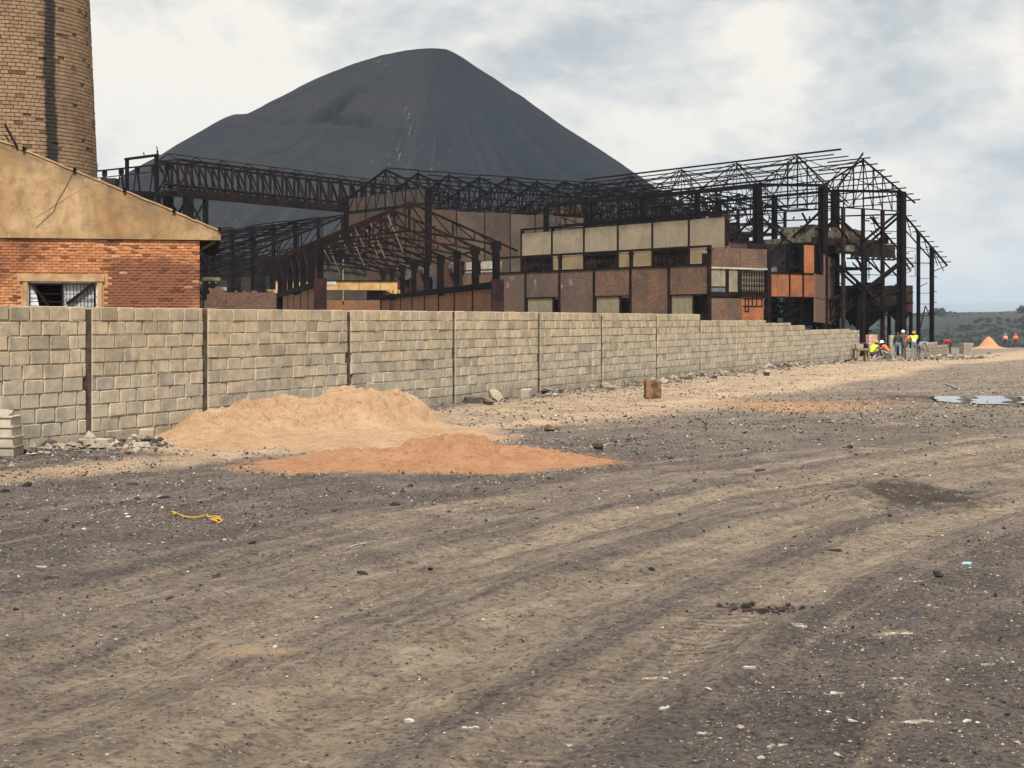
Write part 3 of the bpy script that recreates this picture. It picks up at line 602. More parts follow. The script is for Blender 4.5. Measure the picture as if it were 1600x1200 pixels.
def build_wall():
    rot = math.atan2(WD[1], WD[0])
    w = thing('block_wall', 'long boundary wall of grey-tan concrete blocks with dark slots between its bays', 'wall', (W0[0], W0[1], 0), rot)
    def S(px): return (38272.0 / (1867 - px) - W0[1]) / WD[1]
    joints = [-6.9, -2.3] + [S(p) for p in (140, 322, 546, 710, 843, 941, 1027, 1095, 1151, 1197, 1236, 1258, 1298, 1328)] + [S(1343)]
    tops = {0: 10, 1: 10}
    for i in range(2, 9): tops[i] = 10
    for i, t in zip(range(9, 17), (9, 9, 8.5, 8, 7, 7, 6.7)): tops[i] = t
    H = 0.21; rng = np.random.default_rng(11); items = []; core = MB(); beds = MB()
    for i in range(len(joints) - 1):
        a, b = joints[i], joints[i + 1]; nar = 0.08 if i < 10 else 0.012
        a2, b2 = a + nar, b - nar; top = tops[i]
        core.box(a2 + .01, b2 - .01, 0.045, 0.15, -0.4, top * H - 0.012)
        k = 0
        while k < top - 0.01:
            z0 = k * H; hh = H - 0.013 if top - k >= 1 else (top - k) * H - 0.013
            x = a2 - (rng.uniform(0.0, 0.2) + (0.2 if k % 2 else 0)); sag = rng.uniform(-.004, .004)
            while x < b2 - 0.03:
                L = 0.405 + rng.normal(0, 0.02)
                if rng.random() < 0.05: L *= 0.6
                s0, s1 = max(x, a2), min(x + L - 0.025, b2)
                if s1 - s0 > 0.045:
                    items.append((int(rng.integers(8)), (s0, rng.normal(0, 0.004), z0 + sag + rng.normal(0, .002)), (s1 - s0, 0.17, hh + (rng.uniform(-.0, .012) if k + 1 >= top else 0))))
                x += L
            for q in range(int((b2 - a2) / .3) + 1):
                xa = a2 + q * .3; xb = min(xa + .3, b2)
                if xb - xa > .02 and k: beds.box(xa, xb, .012 + rng.uniform(0, .02) - (.012 if rng.random() < .25 else 0), .05, z0 - .0125, z0 - .001 + rng.uniform(0, .008))
            k += 1
    beds.build('mortar_beds', MAT['bed_mortar'], w, 'stuff')
    # footing course half buried
    core.build('mortar_core', MAT['mortar'], w)
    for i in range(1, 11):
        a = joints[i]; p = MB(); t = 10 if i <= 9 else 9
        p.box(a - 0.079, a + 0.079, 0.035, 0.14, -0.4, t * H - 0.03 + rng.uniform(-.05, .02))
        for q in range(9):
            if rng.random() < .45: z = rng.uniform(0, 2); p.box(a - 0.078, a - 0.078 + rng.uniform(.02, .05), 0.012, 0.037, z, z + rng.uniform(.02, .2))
        p.build('pier', MAT['shade_dark_concrete'], w)  # nearly flush dark face stands in for the slot's shade
    vis = [it for it in items if it[1][0] > -2.0]; vis.sort(key=lambda t: t[1][0])
    keep = vis[:300]; ks = set(id(t) for t in keep)
    for it in keep:
        o = link('block', BLK_ME[it[0]], None, w); o.location = it[1]; o.scale = it[2]
    V, Q = join_units(BLK, [it for it in items if id(it) not in ks])
    o = link('blocks_beyond', mesh_np('blocks_beyond', V, Q), MAT['block'], w); o['kind'] = 'stuff'
    # mortar squeezed out along the courses
    return w
build_wall()

def wall_pt(s, w, z=0.0): return Vector((W0[0] + WD[0] * s + WN[0] * w, W0[1] + WD[1] * s + WN[1] * w, z))
def gz(x, y): return float(ground_z(np.array([x]), np.array([y]))[0])
WROT = math.atan2(WD[1], WD[0])

# ------------------------------------------------------------------ brick house with plastered gable
R3 = math.atan(500.0 / F)                         # grid of the gabled house and the open shed
EX3, EY3 = (math.cos(R3), math.sin(R3)), (-math.sin(R3), math.cos(R3))
BRK = [chamfer_unit(40 + i, 0.05, 0.09) for i in range(6)]
def build_house():
    c = at(313, 500, 46.0)
    h = thing('brick_house', 'orange brick building with a broad plastered gable and a barred window', 'building', (c.x, c.y, 0), R3)
    ze = zat(376, 46.0); W = 16.0; D = 13.0
    def xl(px): return run_at(px, (c.x, c.y), EX3)
    x0, x1, zt = xl(43), xl(152), zat(441, 46); zb = 0.9
    core = MB()
    core.box(-W, x0 - .14, 0.03, 0.33, -0.3, ze); core.box(x1 + .16, -0.03, 0.03, 0.33, -0.3, ze)
    core.box(x0 - .14, x1 + .16, 0.03, 0.33, -0.3, zb); core.box(x0 - .14, x1 + .16, 0.03, 0.33, zt + .2, ze)
    core.build('front_wall', MAT['brick_mortar'], h)
    sw = MB(); sw.box(-0.33, -0.03, 0.33, D, -0.3, ze); sw.box(-W + .03, -W + .33, 0.33, D, -.3, ze); sw.box(-W + .33, -0.33, D - .3, D, -.3, ze + .5)
    sw.build('side_wall', MAT['brick_warm'], h)
    # bricks of the front, holes where some are gone
    rng = np.random.default_rng(5); items = []; CH, BL = 0.0862, 0.232
    for k in range(int(ze / CH)):
        z = ze - (k + 1) * CH
        if z < 1.55: break
        x = -0.02 - (0.116 if k % 2 else 0.0); first = True
        while x > -9.3:
            L = BL - .012
            a, b = x - L, x
            if first and k % 2: items.append((int(rng.integers(6)), (-0.122, 0.004, z), (0.104, 0.09, CH - .012)))
            first = False
            inwin = (b > x0 - .14 and a < x1 + .16 and z < zt + .02) or (b > xl(30) and a < xl(163) and zt - .02 < z + CH and z < zat(430, 46))
            if not inwin and rng.random() > 0.018:
                items.append((int(rng.integers(6)), (a, 0.0 + rng.normal(0, .004) + (0.02 if rng.random() < .03 else 0), z + .006), (L, 0.09, CH - .013)))
            x -= BL
    items = [it for it in items if it[1][0] < -.01]
    items.sort(key=lambda t: -t[1][2]); me6 = [mesh_np('brick', v, q) for v, q in BRK]
    for m_ in me6: m_.materials.append(MAT['gable_brick'])
    cand = [it for it in items if it[1][0] > -7.1]; keep = cand[:300]; ks = set(id(t) for t in keep)
    for it in keep:
        o = link('brick', me6[it[0]], None, h); o.location = it[1]; o.scale = it[2]
    V, Q = join_units(BRK, [it for it in items if id(it) not in ks])
    link('bricks_below', mesh_np('bricks_below', V, Q), MAT['gable_brick'], h)['kind'] = 'stuff'
    # plastered gable with raking parapet
    sl = 0.405; xr = xl(345); zl = ze + 0.02; zr = zat(361, 46); apx = -7.9
    g = MB(); nseg = 40; prof = []
    rng = np.random.default_rng(8)
    for i in range(nseg + 1):
        x = xr + (apx - xr) * i / nseg; prof.append((x, -0.07, zr + (xr - x) * sl + rng.normal(0, .012)))
    for i in range(1, nseg + 1):
        x = apx + (-16.2 - apx) * i / nseg; prof.append((x, -0.07, zr + (xr - apx) * sl - (apx - x) * sl * 1.0))
    Vs = []; Qs = []
    rows = 10
    for (x, y, z) in prof:
        for r in range(rows + 1):
            t = (r / rows); Vs.append((x, y, zl + (z - zl) * t))
    n1_ = len(prof)
    for i in range(n1_ - 1):
        for r in range(rows):
            a = i * (rows + 1) + r; Qs.append([a, a + 1, a + rows + 2, a + rows + 1])
    nb = len(Vs); Vs2 = [(v[0], 0.30, v[2]) for v in Vs]; Vs += Vs2
    for i in range(n1_ - 1):
        a = i * (rows + 1) + rows; b = a + rows + 1; Qs.append([a, a + nb, b + nb, b])
        a = i * (rows + 1); b = a + rows + 1; Qs.append([a, b, b + nb, a + nb])
    for r in range(rows): Qs.append([r, r + nb, r + 1 + nb, r + 1])
    me = mesh_np('gable', np.array(Vs), np.array(Qs))
    ed = me.attributes.new('edge', 'FLOAT', 'POINT'); ev = []
    for v in Vs:
        top = zr + (xr - v[0]) * sl if v[0] > apx else zr + (xr - apx) * sl - (apx - v[0]) * sl; ev.append(max(0.0, 1 - (top - v[2]) / 0.75))
    ed.data.foreach_set('value', ev); gb = link('gable', me, MAT['gable_plaster'], h)
    cap = MB()
    for i in range(nseg):
        (xa, _, za), (xb, _, zb_) = prof[i], prof[i + 1]; cap.hexa([(xa, -.10, za), (xa, .33, za), (xb, .33, zb_), (xb, -.10, zb_), (xa, -.10, za + .05), (xa, .33, za + .05), (xb, .33, zb_ + .05), (xb, -.10, zb_ + .05)])
    cap.build('coping', MAT['lintel'], h)
    rf = MB(); zap = zr + (xr - apx) * sl
    for (xa, za, xb, zb_) in ((xr, zr - .25, apx, zap - .25), (apx, zap - .25, -16.2, zap - .25 - (apx + 16.2) * sl)):
        rf.hexa([(xa, .31, za - .05), (xa, D, za - .05), (xb, D, zb_ - .05), (xb, .31, zb_ - .05), (xa, .31, za), (xa, D, za), (xb, D, zb_), (xb, .31, zb_)])
    rf.build('roof', MAT['rust_sheet'], h)
    # purlin ends and cramps that poke through the parapet
    for px in (38, 117, 195, 272, 343):
        x = xl(px); z = zr + (xr - x) * sl; b = MB(); b.box(x - .045, x + .045, -.15, .35, z - .02, z + .10); b.build('purlin_end', MAT['steel'], h)
    b = MB(); p = Vector((xl(28), -.1, zr + (xr - xl(28)) * sl)); q = Vector((xl(8), -.1, zat(203, 46))); b.beam(p, q, .07); b.beam(p + Vector((-.12, .05, -.05)), q + Vector((.0, .05, -.3)), .04); b.build('bent_bar', MAT['rust_steel'], h)
    cr = MB(); pts = [(117, 269), (108, 288), (100, 303), (90, 319), (84, 335), (70, 347), (57, 360)]
    for (p, q) in zip(pts[:-1], pts[1:]):
        A = Vector((xl(p[0]), -.073, zat(p[1], 46))); B = Vector((xl(q[0]), -.073, zat(q[1], 46))); cr.beam(A, B, .006, .035 - .0025 * pts.index(p))
    cr.build('crack', MAT['shade_dark_concrete'], h)
    li = MB(); li.box(xl(30), xl(163), -0.045, .2, zt + .004, zat(430, 46)); li.build('lintel', MAT['lintel'], h)
    MB().box(xl(36), x0, -.02, .2, zb, zt).build('window_jamb', MAT['lintel'], h); MB().box(x1, xl(160), -.02, .2, zb, zt).build('window_jamb', MAT['lintel'], h)
    # window: white frame, panes, boards, grille
    win = MB(); fw = .055; y0_, y1_ = .06, .12
    win.box(x0, x1, y0_, y1_, zt - fw, zt); win.box(x0, x0 + fw, y0_, y1_, zb + fw, zt - fw); win.box(x1 - fw, x1, y0_, y1_, zb + fw, zt - fw); win.box(x0, x1, y0_, y1_, zb, zb + fw)
    xm = xl(99); win.box(xm - .03, xm + .03, y0_, y1_, zb + fw, zt - fw)
    wf = win.build('window', MAT['white_paint'], h)
    bd = MB(); bd.box(xm + .035, x1 - fw - .005, .13, .15, zb + fw, zt - fw); bd.build('board', MAT['window_board'], wf)
    pn = MB(); pn.poly_prism([(x0 + fw, .1, zb + fw), (x0 + .62, .1, zb + fw), (x0 + .18, .1, zt - fw - .02), (x0 + fw, .1, zt - fw - .02)], (0, .006, 0)); pn.build('broken_pane', MAT['window_board'], wf)
    gr = MB(); yb = .0
    for zb2 in (zt - .09, zt - .38, zt - .62, zt - .9): gr.beam((x0 + .03, yb, zb2), (x1 - .03, yb, zb2), .022)
    for i in range(10):
        x = xm - .02 + (x1 - xm - .06) * i / 9; gr.beam((x, yb - .012, zb + .05), (x, yb - .012, zt - .04), .02 if i not in (0, 9) else .05)
    gr.beam((xm + .1, yb + .03, zt - .7), (x1 - .12, yb + .03, zt - .06), .05, .10)
    gr.beam((x0 + .12, yb + .03, zt - .08), (x0 + .62, yb + .03, zt - .75), .05, .08); gr.beam((x0 + .05, yb, zb), (x0 + .05, yb, zt), .03)
    gr.build('grille', MAT['rust_steel'], wf)
    cn = MB(); cn.box(-.03, .62, .5, 1.6, zat(438.5, 46.5), zat(433, 46.5)); cn.build('canopy', MAT['old_concrete'], h)
    br = MB(); br.beam((-.02, .2, ze - .3), (.45, .2, ze - .02), .08); br.build('eave_bracket', MAT['old_concrete'], h)
build_house()

# ------------------------------------------------------------------ chimney
def build_chimney():
    t = thing('chimney_stack', 'tall round tan brick chimney with a black tar streak', 'chimney', (CH_C.x, CH_C.y, 0))
    zref = zat(265, 62); rad = lambda z: 3.62 - 0.043 * (z - zref); top = 44.0
    sh = MB(); N = 64
    zz_ = np.linspace(-0.4, top, 40); V = []; Q = []
    for z in zz_:
        for i in range(N): a = 2 * math.pi * i / N; V.append(((rad(z) - .035) * math.cos(a), (rad(z) - .035) * math.sin(a), z))
    for k in range(len(zz_) - 1):
        for i in range(N): j = (i + 1) % N; Q.append([k * N + i, k * N + j, (k + 1) * N + j, (k + 1) * N + i])
    link('shaft', mesh_np('shaft', np.array(V), np.array(Q), smooth=True), MAT['chimney_mortar'], t)
    rng = np.random.default_rng(3); CH, BL = 0.155, 0.32; single = []; V8 = []; k = 0; z = 4.6
    while z < top:
        r = rad(z); n = int(2 * math.pi * r / BL); off = rng.uniform(0, .25) + (0.5 if k % 2 else 0)
        for i in range(n):
            if rng.random() < 0.02: continue
            a = 2 * math.pi * (i + off) / n; single.append((a, z, r, 2 * math.pi / n)); 
        z += CH; k += 1
    # unit brick: x tangential -.5...5, y radial (outwards negative), z
    def brick_verts(a, z, r, da, jit):
        L = 0.5 * (r * da - 0.011); hgt = CH - 0.012; o = 0.010 * jit; ch = .010
        P = np.array([(-L, .06, 0), (L, .06, 0), (L, .06, hgt), (-L, .06, hgt), (-L + ch, -.012 - o, ch), (L - ch, -.012 - o, ch), (L - ch, -.012 - o, hgt - ch), (-L + ch, -.012 - o, hgt - ch)])
        rr = r + .0 - P[:, 1]; c, s = math.cos(a), math.sin(a)
        return np.stack([rr * c - P[:, 0] * s, rr * s + P[:, 0] * c, P[:, 2] + z], 1)
    BQ = np.array([[4, 5, 6, 7], [0, 1, 5, 4], [1, 2, 6, 5], [2, 3, 7, 6], [3, 0, 4, 7]])[:, ::-1]
    def facing(s): return math.sin(s[0]) < -0.25 and math.cos(s[0]) > -0.15 and zref - .2 < s[1] < zref + 8
    cand = sorted([s for s in single if facing(s)], key=lambda s: s[1])[:300]; cs = set(id(s) for s in cand)
    for s in cand:
        me = mesh_np('brick', brick_verts(*s, rng.uniform(-1, 1)), BQ); link('brick', me, MAT['chimney_brick'], t)
    V, Q, n = [], [], 0
    for s in single:
        if id(s) in cs: continue
        V.append(brick_verts(*s, rng.uniform(-1, 1))); Q.append(BQ + n); n += 8
    link('bricks_above', mesh_np('bricks_above', np.concatenate(V), np.concatenate(Q)), MAT['chimney_brick'], t)['kind'] = 'stuff'
build_chimney()

# ------------------------------------------------------------------ ruined works
R1 = math.atan2(0.5949, 0.8038)                   # grid of the works: local x runs far-right, local y far-left
EX1, EY1 = (math.cos(R1), math.sin(R1)), (-math.sin(R1), math.cos(R1))
def plan(o, x, y, ex=EX1, ey=EY1): return (o[0] + ex[0] * x + ey[0] * y, o[1] + ex[1] * x + ey[1] * y)
def zpx(py, o, x, y, ex=EX1, ey=EY1): return zat(py, plan(o, x, y, ex, ey)[1])

def gable_truss(mb, x0, x1, y, ze, za, zc, nw=6, w=.10, tie=True, ov=(0, 0)):
    """truss in the plane y: eaves ze at x0/x1, apex za in the middle, bottom chord at zc"""
    xm = (x0 + x1) / 2; sl = (za - ze) / (xm - x0); top = lambda x: za - sl * abs(x - xm)
    mb.beam((x0 - ov[0], y, ze - sl * ov[0]), (xm, y, za), w, w * 1.3); mb.beam((xm, y, za), (x1 + ov[1], y, ze - sl * ov[1]), w, w * 1.3)
    if tie: mb.beam((x0, y, zc), (x1, y, zc), w, w)
    xs = [x0 + (x1 - x0) * i / nw for i in range(nw + 1)]
    for i, x in enumerate(xs):
        if top(x) - zc > 0.25: mb.beam((x, y, zc), (x, y, top(x)), w * .6)
        if i < nw:
            a, b = ((x, zc), (xs[i + 1], top(xs[i + 1]))) if x < xm - 1e-6 else ((xs[i + 1], zc), (x, top(x)))
            mb.beam((a[0], y, a[1]), (b[0], y, b[1]), w * .55)
    return top

# --- long brick facade with plastered storey behind
PC = at(1108, 500, 93.0); PC = (PC.x, PC.y)
def build_facade():
    b = thing('brick_works', 'roofless brown brick works with tall plastered panels and open clerestory', 'building', (PC[0], PC[1], 0), R1)
    G = -1.2
    sy = [0.0] + [run_at(p, PC, EY1) for p in (1046, 986, 929, 875, 822, 778, 748, 722)]
    zt, zr, zo = 5.38, 6.5, 3.5
    op_bays = {0: (0.06, 0.97, .60), 2: (.06, .97, .70), 4: (.08, .97, .80)}
    def bay_mat(i): return MAT['brick_pale'] if i in (3, 4, 5) else MAT['brick_facade']
    for i in range(len(sy) - 1):
        a, c = sy[i] + .09, sy[i + 1] - .09
        if i in op_bays:
            MB().box(-.02, .2, a, c, zo + .06, zt).build('brick_panel', bay_mat(i), b)
            MB().box(-.06, .2, a, c, zo, zo + .06).build('opening_head', MAT['steel'], b)
            f0, f1, fm = op_bays[i]; m = c - (c - a) * fm
            # local y grows to the left in view
            bo = MB(); bo.box(.02, .06, m, c - .12, G, zo - .02); bo.build('board', MAT['board_beige'], b)
            fr = MB(); fr.box(-.03, .1, m - .07, m, G, zo); fr.box(-.03, .1, c - .1, c, G, zo); fr.beam((0, a, 2.6), (0, m, 2.1), .06); fr.beam((.3, a + .2, 2.0), (.3, a + .2, zo), .08); fr.build('opening_frame', MAT['rust_steel'], b)
        else:
            MB().box(-.02, .2, a, c, G, zt).build('brick_panel', bay_mat(i), b)
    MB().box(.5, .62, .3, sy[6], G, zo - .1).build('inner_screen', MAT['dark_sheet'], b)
    for i, y in enumerate(sy):
        p = MB(); p.box(-.10, .12, y - .088, y + .088, G, zr); p.box(-.13, .15, y - .2, y + .2, zr - .2, zr - .12); p.build('post', MAT['rust_steel'], b)
    MB().box(-.12, .14, -.12, sy[6] + .1, zr + .002, zr + .14).build('eave_rail', MAT['rust_steel'], b)
    MB().box(-.08, .1, .09, sy[6], zt + .002, zt + .1).build('sill_rail', MAT['steel'], b)
    MB().box(-.08, .1, sy[6], sy[8], zt + .3, zt + .4).build('sill_rail', MAT['steel'], b)
    for i in (6, 7):   # pale remnants at the far end
        MB().box(.3, .42, sy[i] + .1, sy[i + 1] - .1, zt + .2, zr - .1).build('plaster_panel', MAT['plaster_light'], b)
    # plastered storey, set back
    xo = 1.55; oo = plan(PC, xo, 0); py = [run_at(p, oo, EY1) for p in (1135, 1077, 1020, 966, 913, 863, 815)]
    ztop = zat(336.5, oo[1] + .3)
    for i in range(6):
        MB().box(xo, xo + .18, py[i] + .06, py[i + 1] - .06, zr + .05, ztop - .12 - .05 * (i > 3)).build('plaster_panel', MAT['plaster'], b)
        # lower strip: grated window on the far half of every other bay, yellow plaster elsewhere
        a, c = py[i] + .06, py[i + 1] - .06
        if i % 2 == 1 or i == 5:
            MB().box(xo + .1, xo + .14, a, c, zt - .4, zr + .05).build('window_pane', MAT['rust_sheet'], b)
            g = MB(); n = 8
            for k in range(n + 1): y = a + (c - a) * k / n; g.beam((xo + .02, y, zt - .4), (xo + .02, y, zr), .045)
            for z in (zt + .1, zt + .5, zr - .1): g.beam((xo + .02, a, z), (xo + .02, c, z), .04)
            g.beam((xo - .05, a + .2, zr - .1), (xo - .05, c - .5, zt + .05), .05, .1)
            g.build('window_grate', MAT['steel'], b)
            MB().box(xo - .03, xo + .2, a, c, zr - .06, zr + .1).build('window_head', MAT['steel'], b)
        else:
            MB().box(xo + .02, xo + .16, a, c, zt - .4, zr + .048).build('plaster_panel', MAT['plaster_yellow'], b)
    for y in py: MB().box(xo - .08, xo + .2, y - .058, y + .058, 3.0 if y > .5 else zr + .15, ztop + .06).build('post', MAT['rust_steel'], b)
    MB().box(xo - .06, xo + .22, py[0] - .05, py[-1] + .05, ztop - .1 + .18, ztop + .2).build('top_rail', MAT['steel'], b)
    MB().box(xo + .2, xo + 9, py[0] + 18, py[0] + 18.2, 3, 7.5).build('cross_wall', MAT['plaster_grey'], b)
    # end wall facing right (local x)
    xs = [0.13] + [run_at(p, PC, EX1) for p in (1157, 1201)]
    z = lambda py_, x=2.5: zpx(py_, PC, x, 0)
    for i in range(2):
        MB().box(xs[i] + .03, xs[i + 1] - .03, 0, .2, z(418), z(388)).build('brick_panel', MAT['brick_facade'], b)
    MB().box(.13, xs[2], -.05, .15, z(420.5), z(418) - .004).build('white_lintel', MAT['plaster_light'], b)
    def rx(p): return run_at(p, PC, EX1)
    MB().box(rx(1112), rx(1134), 0.03, .1, z(448), z(421)).build('board', MAT['board_beige'], b)
    MB().box(rx(1139), rx(1153), 0.03, .1, z(456), z(421)).build('board', MAT['board_beige'], b)
    MB().box(rx(1111), rx(1136), 0.05, .1, z(461), z(450)).build('glass_strip', MAT['glass_dull'], b)
    MB().box(rx(1159), rx(1200), 0.16, .2, z(455), z(422)).build('board', MAT['board_beige'], b)
    g = MB()
    for k in range(11): x = rx(1159) + (rx(1199) - rx(1159)) * k / 10; g.beam((x, .02, z(456)), (x, .02, z(422)), .045)
    for q in (430, 439, 447): g.beam((rx(1159), .0, z(q)), (rx(1199), .0, z(q)), .04)
    g.build('window_grate', MAT['steel'], b)
    fr = MB(); fr.box(rx(1134), rx(1138.5), -.03, .15, z(463), z(421)); fr.box(rx(1153.5), rx(1158.5), -.05, .15, z(463), z(421)); fr.box(.13, rx(1200), -.05, .15, z(464), z(456.5)); fr.box(rx(1200) - .1, rx(1203), -.06, .2, G, z(385)); fr.build('window_frame', MAT['rust_steel'], b)
    MB().box(rx(1112), rx(1157), 0, .2, G, z(466)).build('brick_panel', MAT['brick_facade'], b)
    MB().box(rx(1159), rx(1193), 0, .2, G, z(464)).build('brick_panel', MAT['brick_orange'], b)
    g = MB()
    for p, a, c in ((1164, 466, 486), (1169, 466, 486), (1175, 464, 478), (1182, 464, 478), (1190, 466, 478)): g.beam((rx(p), -.02, z(a)), (rx(p), -.02, z(c)), .06)
    for q, a, c in ((478, 1160, 1192), (486, 1163, 1170), (466, 1160, 1192)): g.beam((rx(a), -.02, z(q)), (rx(c), -.02, z(q)), .05)
    g.build('grille', MAT['steel'], b)
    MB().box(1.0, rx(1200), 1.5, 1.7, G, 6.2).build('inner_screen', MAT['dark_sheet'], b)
    # upper orange remnant behind the corner
    MB().box(rx(1142), rx(1168), 1.6, 1.8, z(388), z(376)).build('brick_panel', MAT['brick_orange'], b)
    MB().box(rx(1169), rx(1195), 1.6, 1.8, z(388), z(378)).build('brick_panel', MAT['plaster_grey'], b)
    # orange infill tower to the right
    t = thing('panelled_bay', 'burnt-orange brick infill panels in a dark steel frame', 'building', (*plan(PC, rx(1203), 0), 0), R1)
    o2 = plan(PC, rx(1203), 0)
    def r2(p): return run_at(p, o2, EX1)
    z2 = lambda py_: zpx(py_, o2, 2.2, 0)
    e = [r2(p) for p in (1204.5, 1214.5, 1233.5, 1254, 1273)]
    for i in range(4): MB().box(e[i] + .03, e[i + 1] - .03, 0, .18, z2(464), z2(427)).build('brick_panel', MAT['brick_orange'], t)
    MB().box(r2(1256), r2(1272), 0, .18, z2(426.5), z2(382)).build('brick_panel', MAT['brick_orange'], t)
    for p in (1203.5, 1233.5, 1254.5, 1274): MB().box(r2(p) - .05, r2(p) + .05, -.06, .25, G, z2(382 if p > 1250 else (392 if p < 1210 else 380))).build('post', MAT['steel'], t)
    for q in (427, 464.5): MB().box(r2(1203), r2(1275), -.05, -.004, z2(q + 1), z2(q - 1)).build('rail', MAT['steel'], t)
    c_ = MB(); 
    for k in range(14):
        x = r2(1205) + (r2(1250) - r2(1205)) * k / 14; c_.box(x, x + .16, 2.0 + .03 * (k % 2), 2.05 + .03 * (k % 2), z2(428), z2(415 + (k % 3)))
    c_.build('corrugated_sheet', MAT['blue_sheet'], t)
    MB().box(r2(1196), r2(1310), 3.0, 3.1, z2(427), z2(378)).build('dark_backdrop', MAT['dark_sheet'], t)  # dark sheet added to stand in for the shaded void above the panels
    mb = MB()
    for (a, c) in (((1206, 412), (1240, 372)), ((1236, 412), (1256, 392)), ((1234, 370), (1262, 384)), ((1207, 486), (1232, 468)), ((1236, 490), (1270, 470)), ((1206, 500), (1240, 480)), ((1240, 500), (1274, 482)), ((1204, 476), (1274, 472)), ((1204, 496), (1274, 494))):
        mb.beam((r2(a[0]), .8, z2(a[1])), (r2(c[0]), .8, z2(c[1])), .12)
    rng = random.Random(2)
    for k in range(34):
        p = rng.uniform(1205, 1272); q = rng.uniform(470, 505); mb.beam((r2(p), 1 + rng.random(), z2(q)), (r2(p + rng.uniform(-14, 14)), 1 + rng.random(), z2(q + rng.uniform(-10, 10))), .07)
    mb.build('bracing', MAT['steel'], t, 'stuff')
    # receding brown panels
    o3 = at(1274, 500, 95.0); o3 = (o3.x, o3.y); d3 = math.radians(90 - 20.0)
    u = thing('panel_screen', 'rusty-brown panelled screen with a slanted top beside the orange infill', 'building', (o3[0], o3[1], 0), d3)
    D3 = (math.cos(d3), math.sin(d3))
    def r3(p): return run_at(p, o3, D3)
    def z3(q, p): return zat(q, o3[1] + D3[1] * r3(p))
    s0, s1, s2 = r3(1274), r3(1289), r3(1305)
    def pan(a, c, pa, pc, qa, qc, qa2, qc2):
        m = MB(); m.hexa([(a, 0, z3(qa2, pa)), (a, .1, z3(qa2, pa)), (c, .1, z3(qc2, pc)), (c, 0, z3(qc2, pc)), (a, 0, z3(qa, pa)), (a, .1, z3(qa, pa)), (c, .1, z3(qc, pc)), (c, 0, z3(qc, pc))]); m.build('brick_panel', MAT['brick_brown'], u)
    pan(s0, s1 - .05, 1274, 1289, 428, 431, 465, 467.5); pan(s1 + .03, s2, 1289, 1305, 431, 434, 467.5, 470)
    pan(s0, s1 - .05, 1274, 1289, 466, 468.5, 503, 505); pan(s1 + .03, s2, 1289, 1305, 468.5, 471, 505, 508)
    pan(s1 + .03, s2, 1289, 1303, 398, 406, 430, 433)
    for s, q in ((s1 - .01, 398), (s2 + .08, 402)): MB().box(s - .06, s + .06, .1, .3, G, z3(q, 1295)).build('post', MAT['rust_steel'], u)
build_facade()

